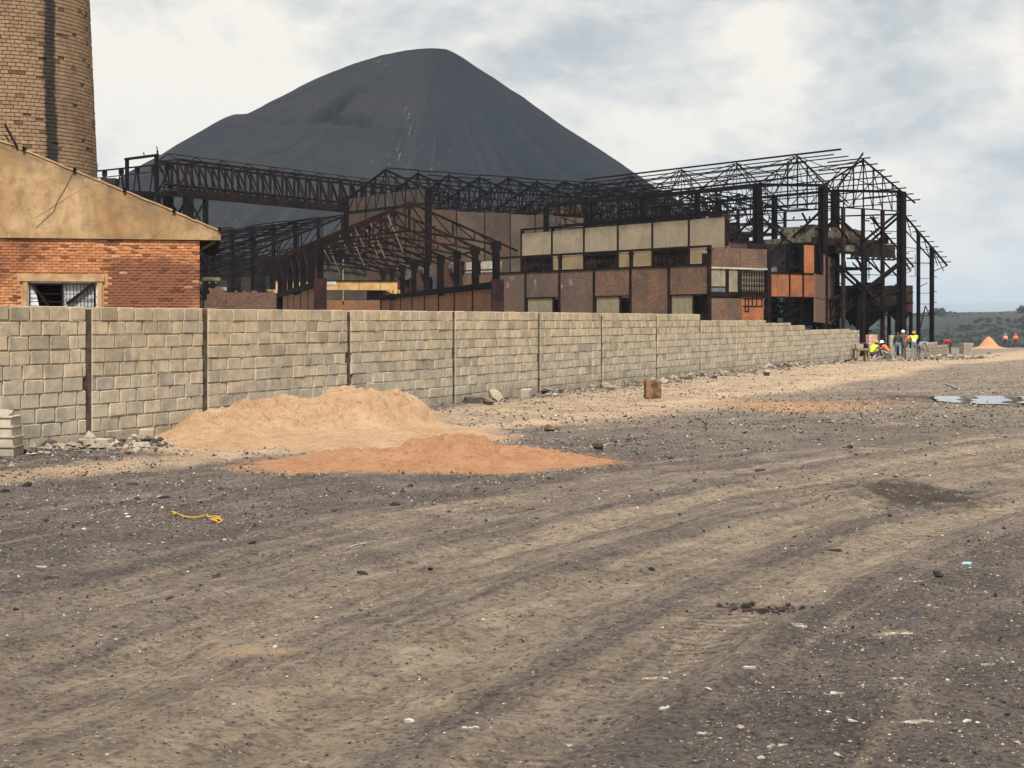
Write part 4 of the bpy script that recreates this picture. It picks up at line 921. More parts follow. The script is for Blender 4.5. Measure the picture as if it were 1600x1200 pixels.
# --- tall hall with grey-brown end wall and roof trusses
PB = at(668, 500, 122.0); PB = (PB.x, PB.y)
def build_hall():
    b = thing('tall_hall', 'tall dark hall with patchy brick end wall and bare roof trusses', 'building', (PB[0], PB[1], 0), R1)
    G = -1.5; W = 13.1; ztop = 12.7; zc = 11.1; za = 14.9
    ys = [run_at(p, PB, EY1) for p in (668, 634, 602, 572, 543)]; ys[0] = .25
    mats = ['brick_warm', 'plaster_grey', 'plaster_grey', 'brick_warm']
    for i in range(4):
        a, c = ys[i] + .05, ys[i + 1] - .05; zl = ztop + .15 - .02 * i
        zs_ = 8.2 if i in (0, 3) else 6.6
        MB().box(0, .2, a, c, zs_ + 3.2 if i == 0 else zs_ + 2.6, zl).build('wall_panel', MAT['plaster_grey' if i != 3 else 'brick_patchy'], b)
        MB().box(0, .2, a, c, zs_ - 1.2, (zs_ + 3.2 if i == 0 else zs_ + 2.6) - .01).build('wall_panel', MAT['brick_patchy'], b)
        MB().box(.62, .7, a, c, G, zs_ - 1.25).build('wall_panel', MAT['dark_sheet'], b)  # dark sheet stands in for the shaded void inside the hall
        MB().box(-.06, .22, ys[i + 1] - .045, ys[i + 1] + .045, G, zl).build('post', MAT['steel'], b)
    MB().box(-.12, .28, -.22, .24, G, zat(296, 122)).build('corner_column', MAT['steel'], b)
    MB().box(-.3, .3, W - .1, W + .25, G, ztop + .4).build('corner_column', MAT['steel'], b)
    xs = [.3] + [run_at(p, PB, EX1) for p in (713, 757, 797, 836, 875, 913)]
    for i in range(6):
        MB().box(xs[i] + .04, xs[i + 1] - .04, 0, .2, 4.0 if i else 5.2, zc + .0 - .05 * (i % 2)).build('wall_panel', MAT['brick_patchy' if i in (0, 2) else 'plaster_brown'], b)
        MB().box(xs[i] + .04, xs[i + 1] - .04, .42, .5, G, 4.4).build('wall_panel', MAT['dark_sheet'], b)  # interior shade given as a dark sheet, not real wall infill
        MB().box(xs[i + 1] - .036, xs[i + 1] + .036, -.05, .15, G, zc + .15).build('post', MAT['steel'], b)
    MB().box(.3, xs[6], -.04, .24, zc + .16, zc + .26).build('wall_rail', MAT['rust_steel'], b)
    # walls behind, stepping above
    o = at(912, 500, 137.0); ox = (o.x - PB[0]) * EX1[0] + (o.y - PB[1]) * EX1[1]; oy = (o.x - PB[0]) * EY1[0] + (o.y - PB[1]) * EY1[1]
    e = [oy + run_at(p, (o.x, o.y), EY1) for p in (912, 892, 875, 843, 818, 787)]
    for i in range(5): MB().box(ox, ox + .2, e[i] + .05, e[i + 1] - .05, 8, zat(314, 137) - .05).build('wall_panel', MAT['brick_wall' if i < 3 else 'plaster_brown'], b)
    for y in e: MB().box(ox - .06, ox + .26, y - .045, y + .045, 6, zat(312, 137)).build('post', MAT['steel'], b)
    MB().box(ox - .2, ox + .3, e[0] - .35, e[0] - .05, 4, zat(308, 137)).build('corner_column', MAT['steel'], b)
    # roof: gable truss in the plane x, turned by writing y as the span
    rng = random.Random(4)
    class Turn:      # swap local x and y so that gable_truss spans the hall
        def __init__(s): s.m = MB()
        def beam(s, p, q, w, h=None): s.m.beam((p[1], p[0], p[2]), (q[1], q[0], q[2]), w, h)
    k = 0; x = 0.0
    while x < 44:
        t = Turn(); sag = rng.uniform(-.25, .1) if x > 3 else 0
        gable_truss(t, 0.1, W, x, ztop + .1 + sag, za + sag, ztop - 1.1 + sag, 8, .13, True, (0, 0))
        for q in range(5):
            y = rng.uniform(0, W); t.beam((y, x, ztop - 1.3), (y + rng.uniform(-2, 2), x + rng.uniform(0, 3), ztop - rng.uniform(1.5, 3.5)), .08)
        t.m.build('roof_truss', MAT['steel'], b)
        c = MB(); c.box(x - .12, x + .12, W - .2, W + .05, G, ztop); c.build('column', MAT['steel'], b)
        if x > 22: MB().box(x - .12, x + .12, .05, .3, G, ztop).build('column', MAT['steel'], b)
        x += 3.3; k += 1
    for i in range(9):
        y = 0.1 + (W - .2) * i / 8; z = za - (za - ztop) * abs(i - 4) / 4 + .12
        x = 0.0
        while x < 42:
            if rng.random() > .12 or i == 4: MB().beam((x, y, z + rng.uniform(-.05, .05)), (x + 3.4, y, z + rng.uniform(-.05, .05)), .09).build('purlin', MAT['steel'], b)
            x += 3.3
    # ridge lattice
    m = MB(); x = 0.0
    while x < 42: m.beam((x, W / 2, za), (x + 1.65, W / 2, za - 1.5), .06); m.beam((x + 1.65, W / 2, za - 1.5), (x + 3.3, W / 2, za), .06); x += 3.3
    m.build('ridge_lattice', MAT['steel'], b)
    # dark cladding added as backdrop, ducts and floors: they make the hall read dark
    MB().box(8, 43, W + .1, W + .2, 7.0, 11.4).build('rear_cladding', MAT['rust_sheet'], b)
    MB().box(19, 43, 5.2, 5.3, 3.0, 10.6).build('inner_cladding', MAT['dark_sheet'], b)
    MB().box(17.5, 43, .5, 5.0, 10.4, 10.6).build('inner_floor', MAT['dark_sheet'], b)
    for (xa, xb, ya, za_) in ((24, 30, 2, 11.0), (31, 38, 1.5, 11.3), (12, 16, 6, 11.2)):
        MB().box(xa, xb, ya, ya + 2.2, 10.6, za_).build('duct', MAT['rust_sheet'], b)
    m = MB()
    for q in range(230):
        x = rng.uniform(.5, 42); y = rng.uniform(.5, W); z = rng.uniform(10.4, 13.2); m.beam((x, y, z), (x + rng.uniform(-2.2, 2.2), y + rng.uniform(-2, 2), z + rng.uniform(-1.2, .9)), rng.uniform(.05, .1))
    m.build('twisted_steel', MAT['steel'], b, 'stuff')
    m = MB(); m.box(22.5, 24.0, 4.0, 5.4, 12.8, 13.6); m.build('vent_box', MAT['old_concrete'], b)
    rf = MB()
    for x in (20.5, 22, 25, 27): rf.beam((x, 4, 13.2), (x + .8, 4, 14.0), .09); rf.beam((x + .8, 4, 14.0), (x + 1.7, 4, 13.2), .09)
    rf.build('vent_frame', MAT['steel'], b)
    # tanks and arched plates low down
    for (px, q0, q1, r) in ((620, 415, 470, 1.1), (655, 412, 470, 1.0), (700, 410, 460, .9)):
        p = at(px, 500, 119.0); lx = (p.x - PB[0]) * EX1[0] + (p.y - PB[1]) * EX1[1]; ly = (p.x - PB[0]) * EY1[0] + (p.y - PB[1]) * EY1[1]
        MB().tube((lx, ly, G), (lx, ly, zat(q0, 119)), r, r, 14).build('tank', MAT['rust_sheet'], b)
        MB().tube((lx, ly - .8, zat(q0 + 10, 119)), (lx, ly - 1.4, zat(q0 + 10, 119)), r * .62, r * .62, 10).build('manhole', MAT['plaster_brown'], b)
build_hall()

# --- lower dark roof frame, left of the hall
def build_lower_roof():
    o = plan(PB, 0, 13.4)
    b = thing('purlin_shed', 'low dark roof frame of close-set purlins left of the tall hall', 'building', (o[0], o[1], 0), R1)
    L = 36.0; x0 = -13.0; zh = 11.2; zl = 6.4; rng = random.Random(6)
    zf = lambda x: zl + (zh - zl) * (x - x0) / (-.3 - x0)
    for k in range(9):
        y = L * k / 8; m = MB(); m.beam((x0, y, zl), (-.3, y, zh), .14, .2); m.beam((x0, y, zl - .9), (-.3, y, zh - 2.4), .1)
        for i in range(7):
            x = x0 + (-.3 - x0) * i / 6; d = .9 + 1.5 * i / 6; m.beam((x, y, zf(x)), (x, y, zf(x) - d), .07)
            if i < 6: xn = x0 + (-.3 - x0) * (i + 1) / 6; m.beam((x, y, zf(x) - d), (xn, y, zf(xn)), .07)
        m.build('rafter', MAT['steel'], b)
        for x in (x0, -.3): MB().box(x - .14, x + .14, y - .14, y + .14, -1.6, zf(x)).build('column', MAT['steel'], b)
    for i in range(20):
        x = x0 + (-.3 - x0) * i / 19; y = 0.0
        while y < L:
            if rng.random() > .1: MB().beam((x, y, zf(x) + .16 + rng.uniform(-.06, .06)), (x, y + 4.6, zf(x) + .16 + rng.uniform(-.06, .06)), .10).build('purlin', MAT['steel'], b)
            y += 4.5
    MB().box(-.2, -.1, 0, L, 2.0, 8.2).build('rear_cladding', MAT['dark_sheet'], b)
    for k in range(6): MB().box(-.32, -.22, 2 + 5.5 * k, 4 + 5.5 * k, 3.2, 6.2).build('rear_window', MAT['plaster_grey'], b)
    for (y, z0, z1, m_) in ((4, 4.5, 4.8, 'plaster_light'), (6, 5.2, 5.5, 'plaster_light'), (10, 4.2, 5.0, 'plaster_grey'), (22, 5, 6.2, 'plaster_light')): MB().box(x0 + 3, x0 + 3.2, y, y + 3.5, z0, z1).build('hanging_sheet', MAT[m_], b)
    m = MB()
    for q in range(110):
        x = rng.uniform(x0, -.5); y = rng.uniform(0, L); z = rng.uniform(3.0, zf(x)); m.beam((x, y, z), (x + rng.uniform(-1.5, 1.5), y + rng.uniform(-3, 3), z + rng.uniform(-.8, .8)), rng.uniform(.05, .1))
    m.build('twisted_steel', MAT['steel'], b, 'stuff')
build_lower_roof()

# --- conveyor bridge and its tower
def build_conveyor():
    A = at(262, 500, 125.0); B = at(545, 500, 145.0); d = Vector((B.x - A.x, B.y - A.y, 0)); d.normalize(); L = 39.0
    rot = math.atan2(d.y, d.x)
    b = thing('conveyor_bridge', 'rusty lattice conveyor bridge crossing in front of the slag heap', 'conveyor', (A.x, A.y, 0), rot)
    zb, zt = 12.75, 15.45; n = 24; st = L / n; hw = 1.2
    for s in (-hw, hw):
        m = MB(); m.beam((0, s, zb), (L, s, zb), .22, .35); m.beam((0, s, zt), (L, s, zt), .16, .2); m.beam((0, s, zb + .55), (L, s, zb + .55), .08)
        for i in range(n + 1):
            x = i * st; m.beam((x, s, zb), (x, s, zt), .17)
            if i < n: m.beam((x, s, zt), (x + st, s, zb), .10)
            if i == 0: m.beam((x, s, zb), (x + st, s, zt), .12)
        m.build('side_truss', MAT['rust_steel'], b)
    for i in range(0, n + 1, 2):
        x = i * st; m = MB(); m.beam((x, -hw, zt), (x, 0, zt + .55), .07); m.beam((x, 0, zt + .55), (x, hw, zt), .07); m.beam((x, -hw, zt), (x, hw, zt), .09); m.build('roof_hoop', MAT['steel'], b); MB().beam((x, -hw, zb), (x, hw, zb), .12).build('cross_beam', MAT['steel'], b)
    MB().beam((0, 0, zt + .58), (L, 0, zt + .58), .06).build('ridge_rail', MAT['steel'], b)
    MB().box(0, L, -hw + .12, hw - .12, zb + .1, zb + .22).build('deck', MAT['rust_sheet'], b)
    MB().box(0, L, -.45, .45, zb + .6, zb + .72).build('belt', MAT['dark_sheet'], b)
    MB().box(-.2, L, -hw - .16, -hw - .1, zb - .45, zb + .12).build('edge_girder', MAT['rust_steel'], b)
    for xx in (1.2,):
        for s in (-hw, hw): MB().box(xx - .35, xx + .35, s - .3, s + .3, -1.5, zb - .18).build('trestle_leg', MAT['steel'], b)
        m = MB()
        for k in range(4):
            z0 = zb - .4 - 3 * k; m.beam((xx, -hw, z0), (xx, hw, z0 - 2.8), .16); m.beam((xx, hw, z0), (xx, -hw, z0 - 2.8), .16); m.beam((xx, -hw, z0 - 2.9), (xx, hw, z0 - 2.9), .14)
        m.build('trestle_bracing', MAT['steel'], b)
        for s in (-hw, hw): MB().box(xx + 1.9, xx + 2.2, s - .2, s + .2, -1.5, zb - .18).build('trestle_leg', MAT['steel'], b)
        m = MB()
        for s in (-hw, hw):
            for k in range(4): z0 = zb - .4 - 3 * k; m.beam((xx, s, z0), (xx + 2.1, s, z0 - 2.8), .12); m.beam((xx + 2.1, s, z0), (xx, s, z0 - 2.8), .12)
        m.build('trestle_bracing', MAT['steel'], b)
    # transfer tower and feeder gallery to the left
    T0 = at(197, 500, 122.0); T1 = at(246, 500, 119.0)
    t = thing('transfer_tower', 'open portal frame over a dark platform beside the brick chimney', 'tower', (T0.x, T0.y, 0), math.atan2(T1.y - T0.y, T1.x - T0.x))
    Lt = math.hypot(T1.x - T0.x, T1.y - T0.y); zp = zat(303, 120.5); zq = zat(247.5, 120.5)
    for x in (0.0, .28, Lt - .28, Lt): MB().box(x - .065, x + .065, -.07, .07, zp, zq).build('post', MAT['steel'], t)
    for x in (0.1, Lt - .1): MB().box(x - .2, x + .2, -.2, .2, -1.5, zp - .3).build('leg', MAT['steel'], t)
    MB().box(-.1, Lt + .1, -.11, .11, zq + .004, zq + .2).build('lintel_beam', MAT['steel'], t)
    MB().box(-.4, Lt + .1, -.6, 1.6, zp - .3, zp - .004).build('platform', MAT['steel'], t)
    MB().box(1.6, Lt + .1, -.3, .3, zp - 3, zp - .31).build('machine_housing', MAT['dark_sheet'], t)
    m = MB(); m.box(Lt - .06, Lt + .06, -.05, .05, zq + .2, zq + .5); m.build('finial', MAT['steel'], t)
    g = thing('feeder_gallery', 'narrow railed gallery running from the chimney to the portal frame', 'conveyor', (*at(145, 500, 138.0).xy, 0), 0)
    a0 = Vector(at(145, 500, 138.0)); 
    def P(px, py, Y): v = at(px, py, Y); return (v.x - a0.x, v.y - a0.y, v.z)
    Yp = lambda px: 138.0 - (px - 145) * 0.105
    m = MB(); m.beam(P(145, 268, Yp(145)), P(264, 255.5, Yp(264)), .1, .14); m.beam(P(145, 279, Yp(145)), P(264, 266, Yp(264)), .08); m.build('top_rail', MAT['steel'], g)
    MB().beam(P(145, 296, Yp(145)), P(264, 303, Yp(264)), .6, .25).build('walkway', MAT['steel'], g)
    for px in (164, 190, 215, 241, 262):
        yy = Yp(px); q = 268 - (px - 145) * .105; m = MB(); m.beam(P(px - 1, q, yy), P(px + 4, 302, yy), .16); m.beam(P(px - 1, q, yy), P(px - 7, 302, yy), .10); v = P(px - .5, q + 3, yy); m.box(v[0] - .22, v[0] + .22, v[1] - .1, v[1] + .1, v[2] - .35, v[2] + .1); m.build('raking_post', MAT['steel'], g)
    v = P(170, 300, 130); MB().box(v[0] - .6, v[0] + .7, v[1] - .5, v[1] + .5, v[2] - .8, zat(279, 130)).build('machine_box', MAT['dark_sheet'], g)
    # posts to the ground
    for px in (160, 230): v = P(px, 300, Yp(px)); MB().box(v[0] - .2, v[0] + .2, v[1] - .2, v[1] + .2, -1.5, v[2]).build('leg', MAT['steel'], g)
    MB().tube(P(152, 268, 150), (P(152, 255, 150)), .05, .05, 6).build('mast', MAT['pale_strut'], g)
    return b
build_conveyor()

# --- birds on the portal
def build_birds():
    for px, py, lab in ((225, 243.5, 'small dark bird perched on the middle of the portal beam'), (245.5, 240.5, 'small dark bird perched on the right end of the portal beam')):
        Y = 122.0 - (px - 197) / 49.0 * 3.0; p = at(px, py, Y); zq = zat(247.5, 120.5) + (.2 if px < 240 else .5)
        n = 10; V = []; Q = []; T = []
        rings = [(-.20, .01, .02), (-.10, .035, .04), (0, .055, .10), (.06, .06, .16), (.10, .04, .22), (.12, .042, .27), (.15, .03, .285), (.20, .006, .27)]
        for (y, r, z) in rings:
            for i in range(n): a = 2 * math.pi * i / n; V.append((r * math.cos(a), y + .0, z + .04 + r * math.sin(a)))
        for k in range(len(rings) - 1):
            for i in range(n): j = (i + 1) % n; Q.append([k * n + i, k * n + j, (k + 1) * n + j, (k + 1) * n + i])
        me = mesh_np('bird', np.array(V), np.array(Q), smooth=True); o = link('bird', me, MAT['cloth_black'], None, (p.x, p.y, zq - .005), .5)
        for s in (-.02, .02): MB().tube((s, .03, 0), (s, .03, .09), .008, .008, 5).build('leg', MAT['cloth_black'], o)
        tag(o, lab, 'bird', None)
build_birds()

# --- open gabled shed with crane
PS = at(775, 500, 70.0); PS = (PS.x, PS.y)
def build_shed():
    b = thing('open_shed', 'roofless rust-red gabled steel shed with low brick side walls', 'building', (PS[0], PS[1], 0), R3)
    W = 8.33; ze = 5.64; za = 7.42; sp = 5.3; n = 9; G = -.4; zbm = zat(440, 70); rng = random.Random(9)
    for k in range(n):
        y = k * sp; m = MB(); x0, x1, xm = -W, 0.0, -W / 2; sl = (za - ze) / (W / 2); top = lambda x: za - sl * abs(x - xm)
        m.beam((x0 - (4.4 if k == 0 else .9), y, top(x0 - (4.4 if k == 0 else .9))), (xm, y, za), .09, .10); m.beam((xm, y, za), (x1 + 1.05, y, top(x1 + 1.05)), .09, .10)
        low = lambda x: min(top(x) - .18, ze - .1 + .55 * max(0, 1 - abs(x - xm) / (W / 2)))
        xs = [x0 + W * i / 8 for i in range(9)]
        for i in range(8): m.beam((xs[i], y, low(xs[i])), (xs[i + 1], y, low(xs[i + 1])), .08, .10)
        for i, x in enumerate(xs):
            m.beam((x, y, low(x)), (x, y, top(x)), .07 if i != 4 else .12)
            if i < 8:
                a, c = (x, xs[i + 1]) if i >= 4 else (xs[i + 1], x); m.beam((a, y, top(a)), (c, y, low(c)), .055)
        m.box(xm - .2, xm + .2, y - .05, y + .05, za - .3, za + .02); m.box(-.25, .25, y - .06, y + .06, ze - .4, ze)
        m.build('roof_truss', MAT['rust_steel'] if k < 3 else MAT['steel'], b)
        for x in (x0, x1):
            c = MB(); c.box(x - .15, x + .15, y - .16, y + .16, G, ze + .02); c.build('column', MAT['steel'], b)
        if k < 5:
            p = MB(); x = rng.uniform(-6, -4); p.beam((x, y + 1, top(x) - .1), (x + .8, y + 1.2, top(x) - 1.9), .04, .05)
            p.build('hanging_strip', MAT['pale_strut'], b); MB().beam((x - 1.6, y + .6, top(x - 1.6) - .1), (x - 1.1, y + .7, top(x - 1.6) - 1.0), .04, .04).build('hanging_strip', MAT['pale_strut'], b)
    for x in (-W - .5, -W * .75, -W * .5, -W * .25, .5):
        z = za - (za - ze) / (W / 2) * abs(x + W / 2) + .12
        for k in range(n - 1):
            if rng.random() > .25 and k > 0: MB().beam((x, k * sp, z), (x, (k + 1) * sp, z), .08).build('purlin', MAT['rust_steel'], b)
    # crane rails, brick infill between thin posts along both sides
    for x, s in ((0.0, 'r'), (-W, 'l')):
        MB().box(x - .17, x + .17, .2, (n - 1) * sp, zbm - .3, zbm).build('crane_beam', MAT['steel'], b)
        np_ = n - 1; st = (n - 1) * sp / np_
        for i in range(np_):
            y0, y1 = i * st, (i + 1) * st
            zt_ = zbm - .32
            if x == 0.0 or i < 5:
                MB().box(x - .13, x + .10, y0 + .18, y1 - .18, G, zt_ - (.1 if i % 4 == 2 else 0)).build('brick_panel', MAT['brick_warm'], b)
    MB().box(-W - .3, -W + .28, -.42, -.17, G, zbm + .1).build('stanchion', MAT['red_steel'], b)
    MB().box(-.28, .3, -.42, -.17, G, zbm + .1).build('stanchion', MAT['red_steel'], b)
    for k in (1, 2, 3, 5): m = MB(); m.beam((-W, k * sp, zbm + .2), (-W, (k + 1) * sp, ze - .1), .07); m.build('bracing', MAT['steel'], b)
    # end wall at the far side
    MB().box(-W + .2, -.2, (n - 1) * sp + .3, (n - 1) * sp + .5, G, 3.4).build('brick_panel', MAT['brick_warm'], b)
    MB().box(-W + 1.0, -W + 3.0, (n - 1) * sp + .2, (n - 1) * sp + .28, 3.45, 4.3).build('board', MAT['dark_sheet'], b)
    for (xa, xb) in ((-4.8, -3.1), (-2.9, -1.2)): MB().box(xa, xb, (n - 1) * sp + .3, (n - 1) * sp + .4, 3.45, 6.3).build('board', MAT['plaster_grey'], b)
    for x in (-4.95, -3.0): MB().box(x - .06, x + .06, (n - 1) * sp + .1, (n - 1) * sp + .2, 3.3, 6.6).build('pale_post', MAT['pale_strut'], b)
    # travelling crane (rests on the crane beams)
    yc = 6.62 * sp; oc = plan(PS, -W / 2, yc, EX3, EY3)
    zc = zbm + .28; zt_ = zc + .62
    c = thing('travelling_crane', 'yellow box-girder travelling crane spanning the open shed', 'crane', (oc[0], oc[1], zbm), R3)
    z0, z1 = zc - zbm, zt_ - zbm
    MB().box(-W / 2 - .1, W / 2 + .05, -.3, .3, z0, z1).build('girder', MAT['crane_yellow'], c)
    MB().box(-W / 2 - .15, W / 2 + .1, -.38, .38, z1 + .002, z1 + .06).build('girder_flange', MAT['rust_steel'], c)
    for x in (-2.2, .1, 1.5, 3.0): MB().box(x - .015, x + .015, -.315, -.301, z0, z1).build('girder_seam', MAT['rust_sheet'], c)
    for x in (-W / 2, W / 2):
        e = MB(); e.box(x - .3, x + .3, -1.1, 1.1, .02, z0 - .004); e.poly_prism([(x - .75, -.32, z0 - .01), (x - .35, -.32, .06), (x - .31, -.32, .06), (x - .31, -.32, z0 - .01)], (0, .5, 0)); ec = e.build('end_carriage', MAT['crane_yellow'], c)
        for y in (-.8, .8): MB().tube((x - .05, y, .1), (x + .05, y, .1), .1, .1, 10).build('wheel', MAT['steel'], ec)
        MB().tube((x, -1.1, .14), (x, -1.16, .14), .05, .05, 8).build('buffer', MAT['steel'], ec)
    sx0 = run_at(506, oc, EX3); sx1 = run_at(524, oc, EX3)
    pl = MB().box(sx0, sx1, -.345, -.318, z1 - .24, z1 - .02).build('number_plate', MAT['white_paint'], c)
    cu = bpy.data.curves.new('plate_text', 'FONT'); cu.body = '00506.8'; cu.size = .22; cu.align_x = 'CENTER'; cu.align_y = 'CENTER'; cu.extrude = .002
    to = bpy.data.objects.new('tmp', cu); COL.objects.link(to); dg = bpy.context.evaluated_depsgraph_get(); tm = bpy.data.meshes.new_from_object(to.evaluated_get(dg)); bpy.data.objects.remove(to)
    tm.materials.clear(); tl = link('lettering', tm, MAT['sign_ink'], pl); tl.location = ((sx0 + sx1) / 2, -.348, z1 - .13); tl.rotation_euler = (math.radians(90), 0, 0); tl.scale = (.95, 1, 1)
build_shed()

# --- broken brick wall in front of the shed
def build_low_wall():
    o = at(319, 500, 62.0); t = thing('broken_brick_wall', 'low broken-topped brown brick wall beside the gabled house', 'wall', (o.x, o.y, 0), R3)
    L = run_at(432, (o.x, o.y), EX3); rng = random.Random(12); m = MB(); n = 26
    for i in range(n):
        x0, x1 = L * i / n, L * (i + 1) / n; zt = zat(456, 62) + rng.uniform(-.07, .07) - (.35 if i == 0 else .1 if i == 1 else 0) + (.18 if 2 <= i < 7 else 0)
        m.box(x0, x1 - .002, rng.uniform(0, .012), .3, -.4, round(zt / .085) * .085)
    m.build('masonry', MAT['brick_wall'], t)
    b = MB().box(L * .25, L * .29, -.12, .001, -.4, zat(459, 62)); b.build('buttress', MAT['brick_wall'], t)
build_low_wall()

# --- tall open steel frame on the right
PA = at(1286, 500, 99.5); PA = (PA.x, PA.y)
def build_frame():
    b = thing('steel_roof_frame', 'tall skeletal steel frame with bare roof trusses and purlins against the sky', 'building', (PA[0], PA[1], 0), R1)
    W = 8.2; bay = 6.1; n = 6; G = -2.0; ze = 11.0; rng = random.Random(15)
    def wcol(x, y, w, zt, mat='steel', name='column'):
        m = MB(); m.box(x - w / 2, x + w / 2, y - w / 2, y - w / 2 + .05, G, zt); m.box(x - w / 2, x + w / 2, y + w / 2 - .05, y + w / 2, G, zt); m.box(x - .04, x + .04, y - w / 2 + .05, y + w / 2 - .05, G, zt); m.build(name, MAT[mat], b)
    for k in range(n):
        y = k * bay; up = 0.0 if k == 0 else .82
        t = MB(); xm = W / 2; za = 13.0 + up; zl = ze + up * .6; zc = 9.6 + up * .5
        gable_truss(t, 0.0, W, y, zl, za, zc, 8, .085 if k == 0 else .058, True, (.6, 1.5))
        if k < 2:
            for i in range(1, 4): x = W * i / 8 + .18; t.beam((x + 2.2, y + .25, zc), (x + 2.2, y + .25, za - (za - zl) * abs(x + 2.2 - xm) / xm), .06)
        t.build('roof_truss', MAT['steel'], b)
        for x in (0, W): wcol(x, y, .48 if k < 2 else .34, ze + up * .6)
    for k in range(n - 1):                       # eave ties and side bracing
        m = MB(); y = k * bay
        for x in (0, W):
            u0 = 0 if k == 0 else .5; m.beam((x, y, ze + u0), (x, y + bay, ze + .5), .12, .2); m.beam((x, y, 9.4), (x, y + bay, 9.6), .1)
            m.beam((x, y, 9.4), (x, y + bay / 2, 7.4), .13); m.beam((x, y + bay, 9.4), (x, y + bay / 2, 7.4), .13)
        m.build('side_bracing', MAT['rust_steel'] if k % 2 else MAT['steel'], b)
    npur = 14
    for i in range(npur):
        x = -.5 + (W + 1.8) * i / (npur - 1); xm = W / 2; z = 13.82 - (13.82 - 11.5) / xm * abs(x - xm) + .1
        m = MB(); s0 = 2.0 if abs(x - xm) < 1.2 else rng.uniform(2.2, 4.5)
        m.beam((x, s0, z), (x, (n - 1) * bay + rng.uniform(-1, 3), z + rng.uniform(-.05, .05)), .12 if abs(x - xm) < .5 else .075); m.build('purlin', MAT['steel'], b)
        if i > 3:
            z2 = 13.0 - (13.0 - 11.0) / xm * abs(x - xm) + .1; MB().beam((x, -.6, z2), (x, 3.2 + rng.uniform(-1, 1), z2), .08).build('purlin', MAT['steel'], b)
    # diagonal wind bracing in the roof planes
    m = MB()
    for k in range(n - 1):
        y = k * bay; up = .82
        for (xa, xb) in ((0.1, W / 2), (W / 2, W - .1)):
            f = lambda x: 13.8 - (13.8 - 11.5) / (W / 2) * abs(x - W / 2)
            m.beam((xa, y + (.3 if k else 0), f(xa) - (up if k == 0 else 0) * .5), (xb, y + bay, f(xb)), .055); m.beam((xb, y + .3, f(xb) - (up if k == 0 else 0)), (xa, y + bay, f(xa)), .055)
        m.beam((W / 2, y, 13.5), (W / 2, y + bay / 2, 10.4), .06); m.beam((W / 2, y + bay, 13.5), (W / 2, y + bay / 2, 10.4), .06)
        for xq in (W * .25, W * .75): m.beam((xq, y, 10.0), (xq, y + bay, 10.0), .07); m.beam((xq, y, 12.4), (xq, y + bay / 2, 10.0), .05); m.beam((xq, y + bay, 12.4), (xq, y + bay / 2, 10.0), .05)
    m.build('roof_bracing', MAT['steel'], b)
    for px, w_, mt in ((1317.5, .21, 'red_steel'), (1348.5, .20, 'rust_steel'), (1379, .22, 'rust_steel')): wcol(run_at(px, PA, EX1), 0, w_, 9.6, mt, 'end_post')
    m = MB()
    def q(px, py, dy=0.0): x = run_at(px, PA, EX1); return (x, dy, zpx(py, PA, x, 0))
    for a, c, w_ in (((1306, 338), (1350, 378), .12), ((1305, 352), (1322, 372), .12), ((1350, 375), (1402, 332), .13), ((1310, 415), (1348, 449), .14), ((1306, 420), (1345, 455), .12), ((1404, 410), (1350, 452), .15), ((1400, 417), (1362, 448), .12),
                     ((1352, 405), (1378, 430), .10), ((1380, 410), (1404, 436), .09), ((1362, 338), (1385, 375), .08), ((1330, 410), (1352, 432), .06), ((1310, 360), (1402, 362), .05), ((1308, 429), (1402, 430), .05), ((1302, 394), (1345, 396), .18), ((1360, 405), (1374, 426), .06), ((1356, 405), (1356, 436), .05)):
        m.beam(q(*a, -.1), q(*c, -.1), w_)
    m.build('end_bracing', MAT['steel'], b)
    # dark plate girder with lattice under it
    xg0, xg1 = run_at(1338, PA, EX1), run_at(1404, PA, EX1)
    MB().box(xg0, xg1, .3, .5, zpx(402, PA, 6, 0), zpx(381, PA, 6, 0)).build('plate_girder', MAT['dark_sheet'], b)
    m = MB(); zg = zpx(405, PA, 6, 0)
    m.beam((xg0 - .5, .4, zg), (xg1, .4, zg), .1); 
    for i in range(9): x = xg0 + (xg1 - xg0) * i / 8; m.box(x - .06, x + .06, .3, .5, zg, zg + .12)
    m.build('girder_shelf', MAT['steel'], b)
    MB().box(run_at(1384, PA, EX1), run_at(1392, PA, EX1), .2, .6, zpx(381, PA, 7, 0), zpx(371, PA, 7, 0)).build('motor_box', MAT['steel'], b)
    # broken concrete floor with machinery
    zf = zpx(374, PA, 3, 2)
    MB().box(-.4, 6.6, .6, 5.0, zf - .35, zf).build('floor_slab', MAT['old_concrete'], b); MB().box(.4, 7.2, 5.1, 14.0, zf - .3, zf + .05).build('floor_slab', MAT['rust_sheet'], b)
    MB().box(-.5, 6.8, .45, .598, zf - .5, zf - .02).build('edge_beam', MAT['rust_sheet'], b)
    for (x, y, z, sx, sy, sz) in ((.1, 1.0, zf, 1.6, 1.2, .9), (2.0, 1.4, zf, .9, .9, .55), (3.1, 1.2, zf, 1.0, .8, .75), (4.4, 1.0, zf, 1.1, .8, .65), (.2, 2.6, zf, 2.5, 1.5, .8), (1.2, 3.2, zf, 2.4, .9, .5), (4.6, 2.6, zf, 1.6, 1.2, .5)):
        mm = MB(); r = [rng.uniform(-.12, .12) for _ in range(8)]
        mm.hexa([(x + r[0], y, z), (x + sx, y + r[1], z), (x + sx + r[2], y + sy, z), (x, y + sy, z), (x + .1, y + .1, z + sz + r[3]), (x + sx - .1, y + .1, z + sz + r[4]), (x + sx, y + sy, z + sz + r[5]), (x, y + sy, z + sz + r[6])]); mm.build('concrete_lump', MAT['old_concrete'], b)
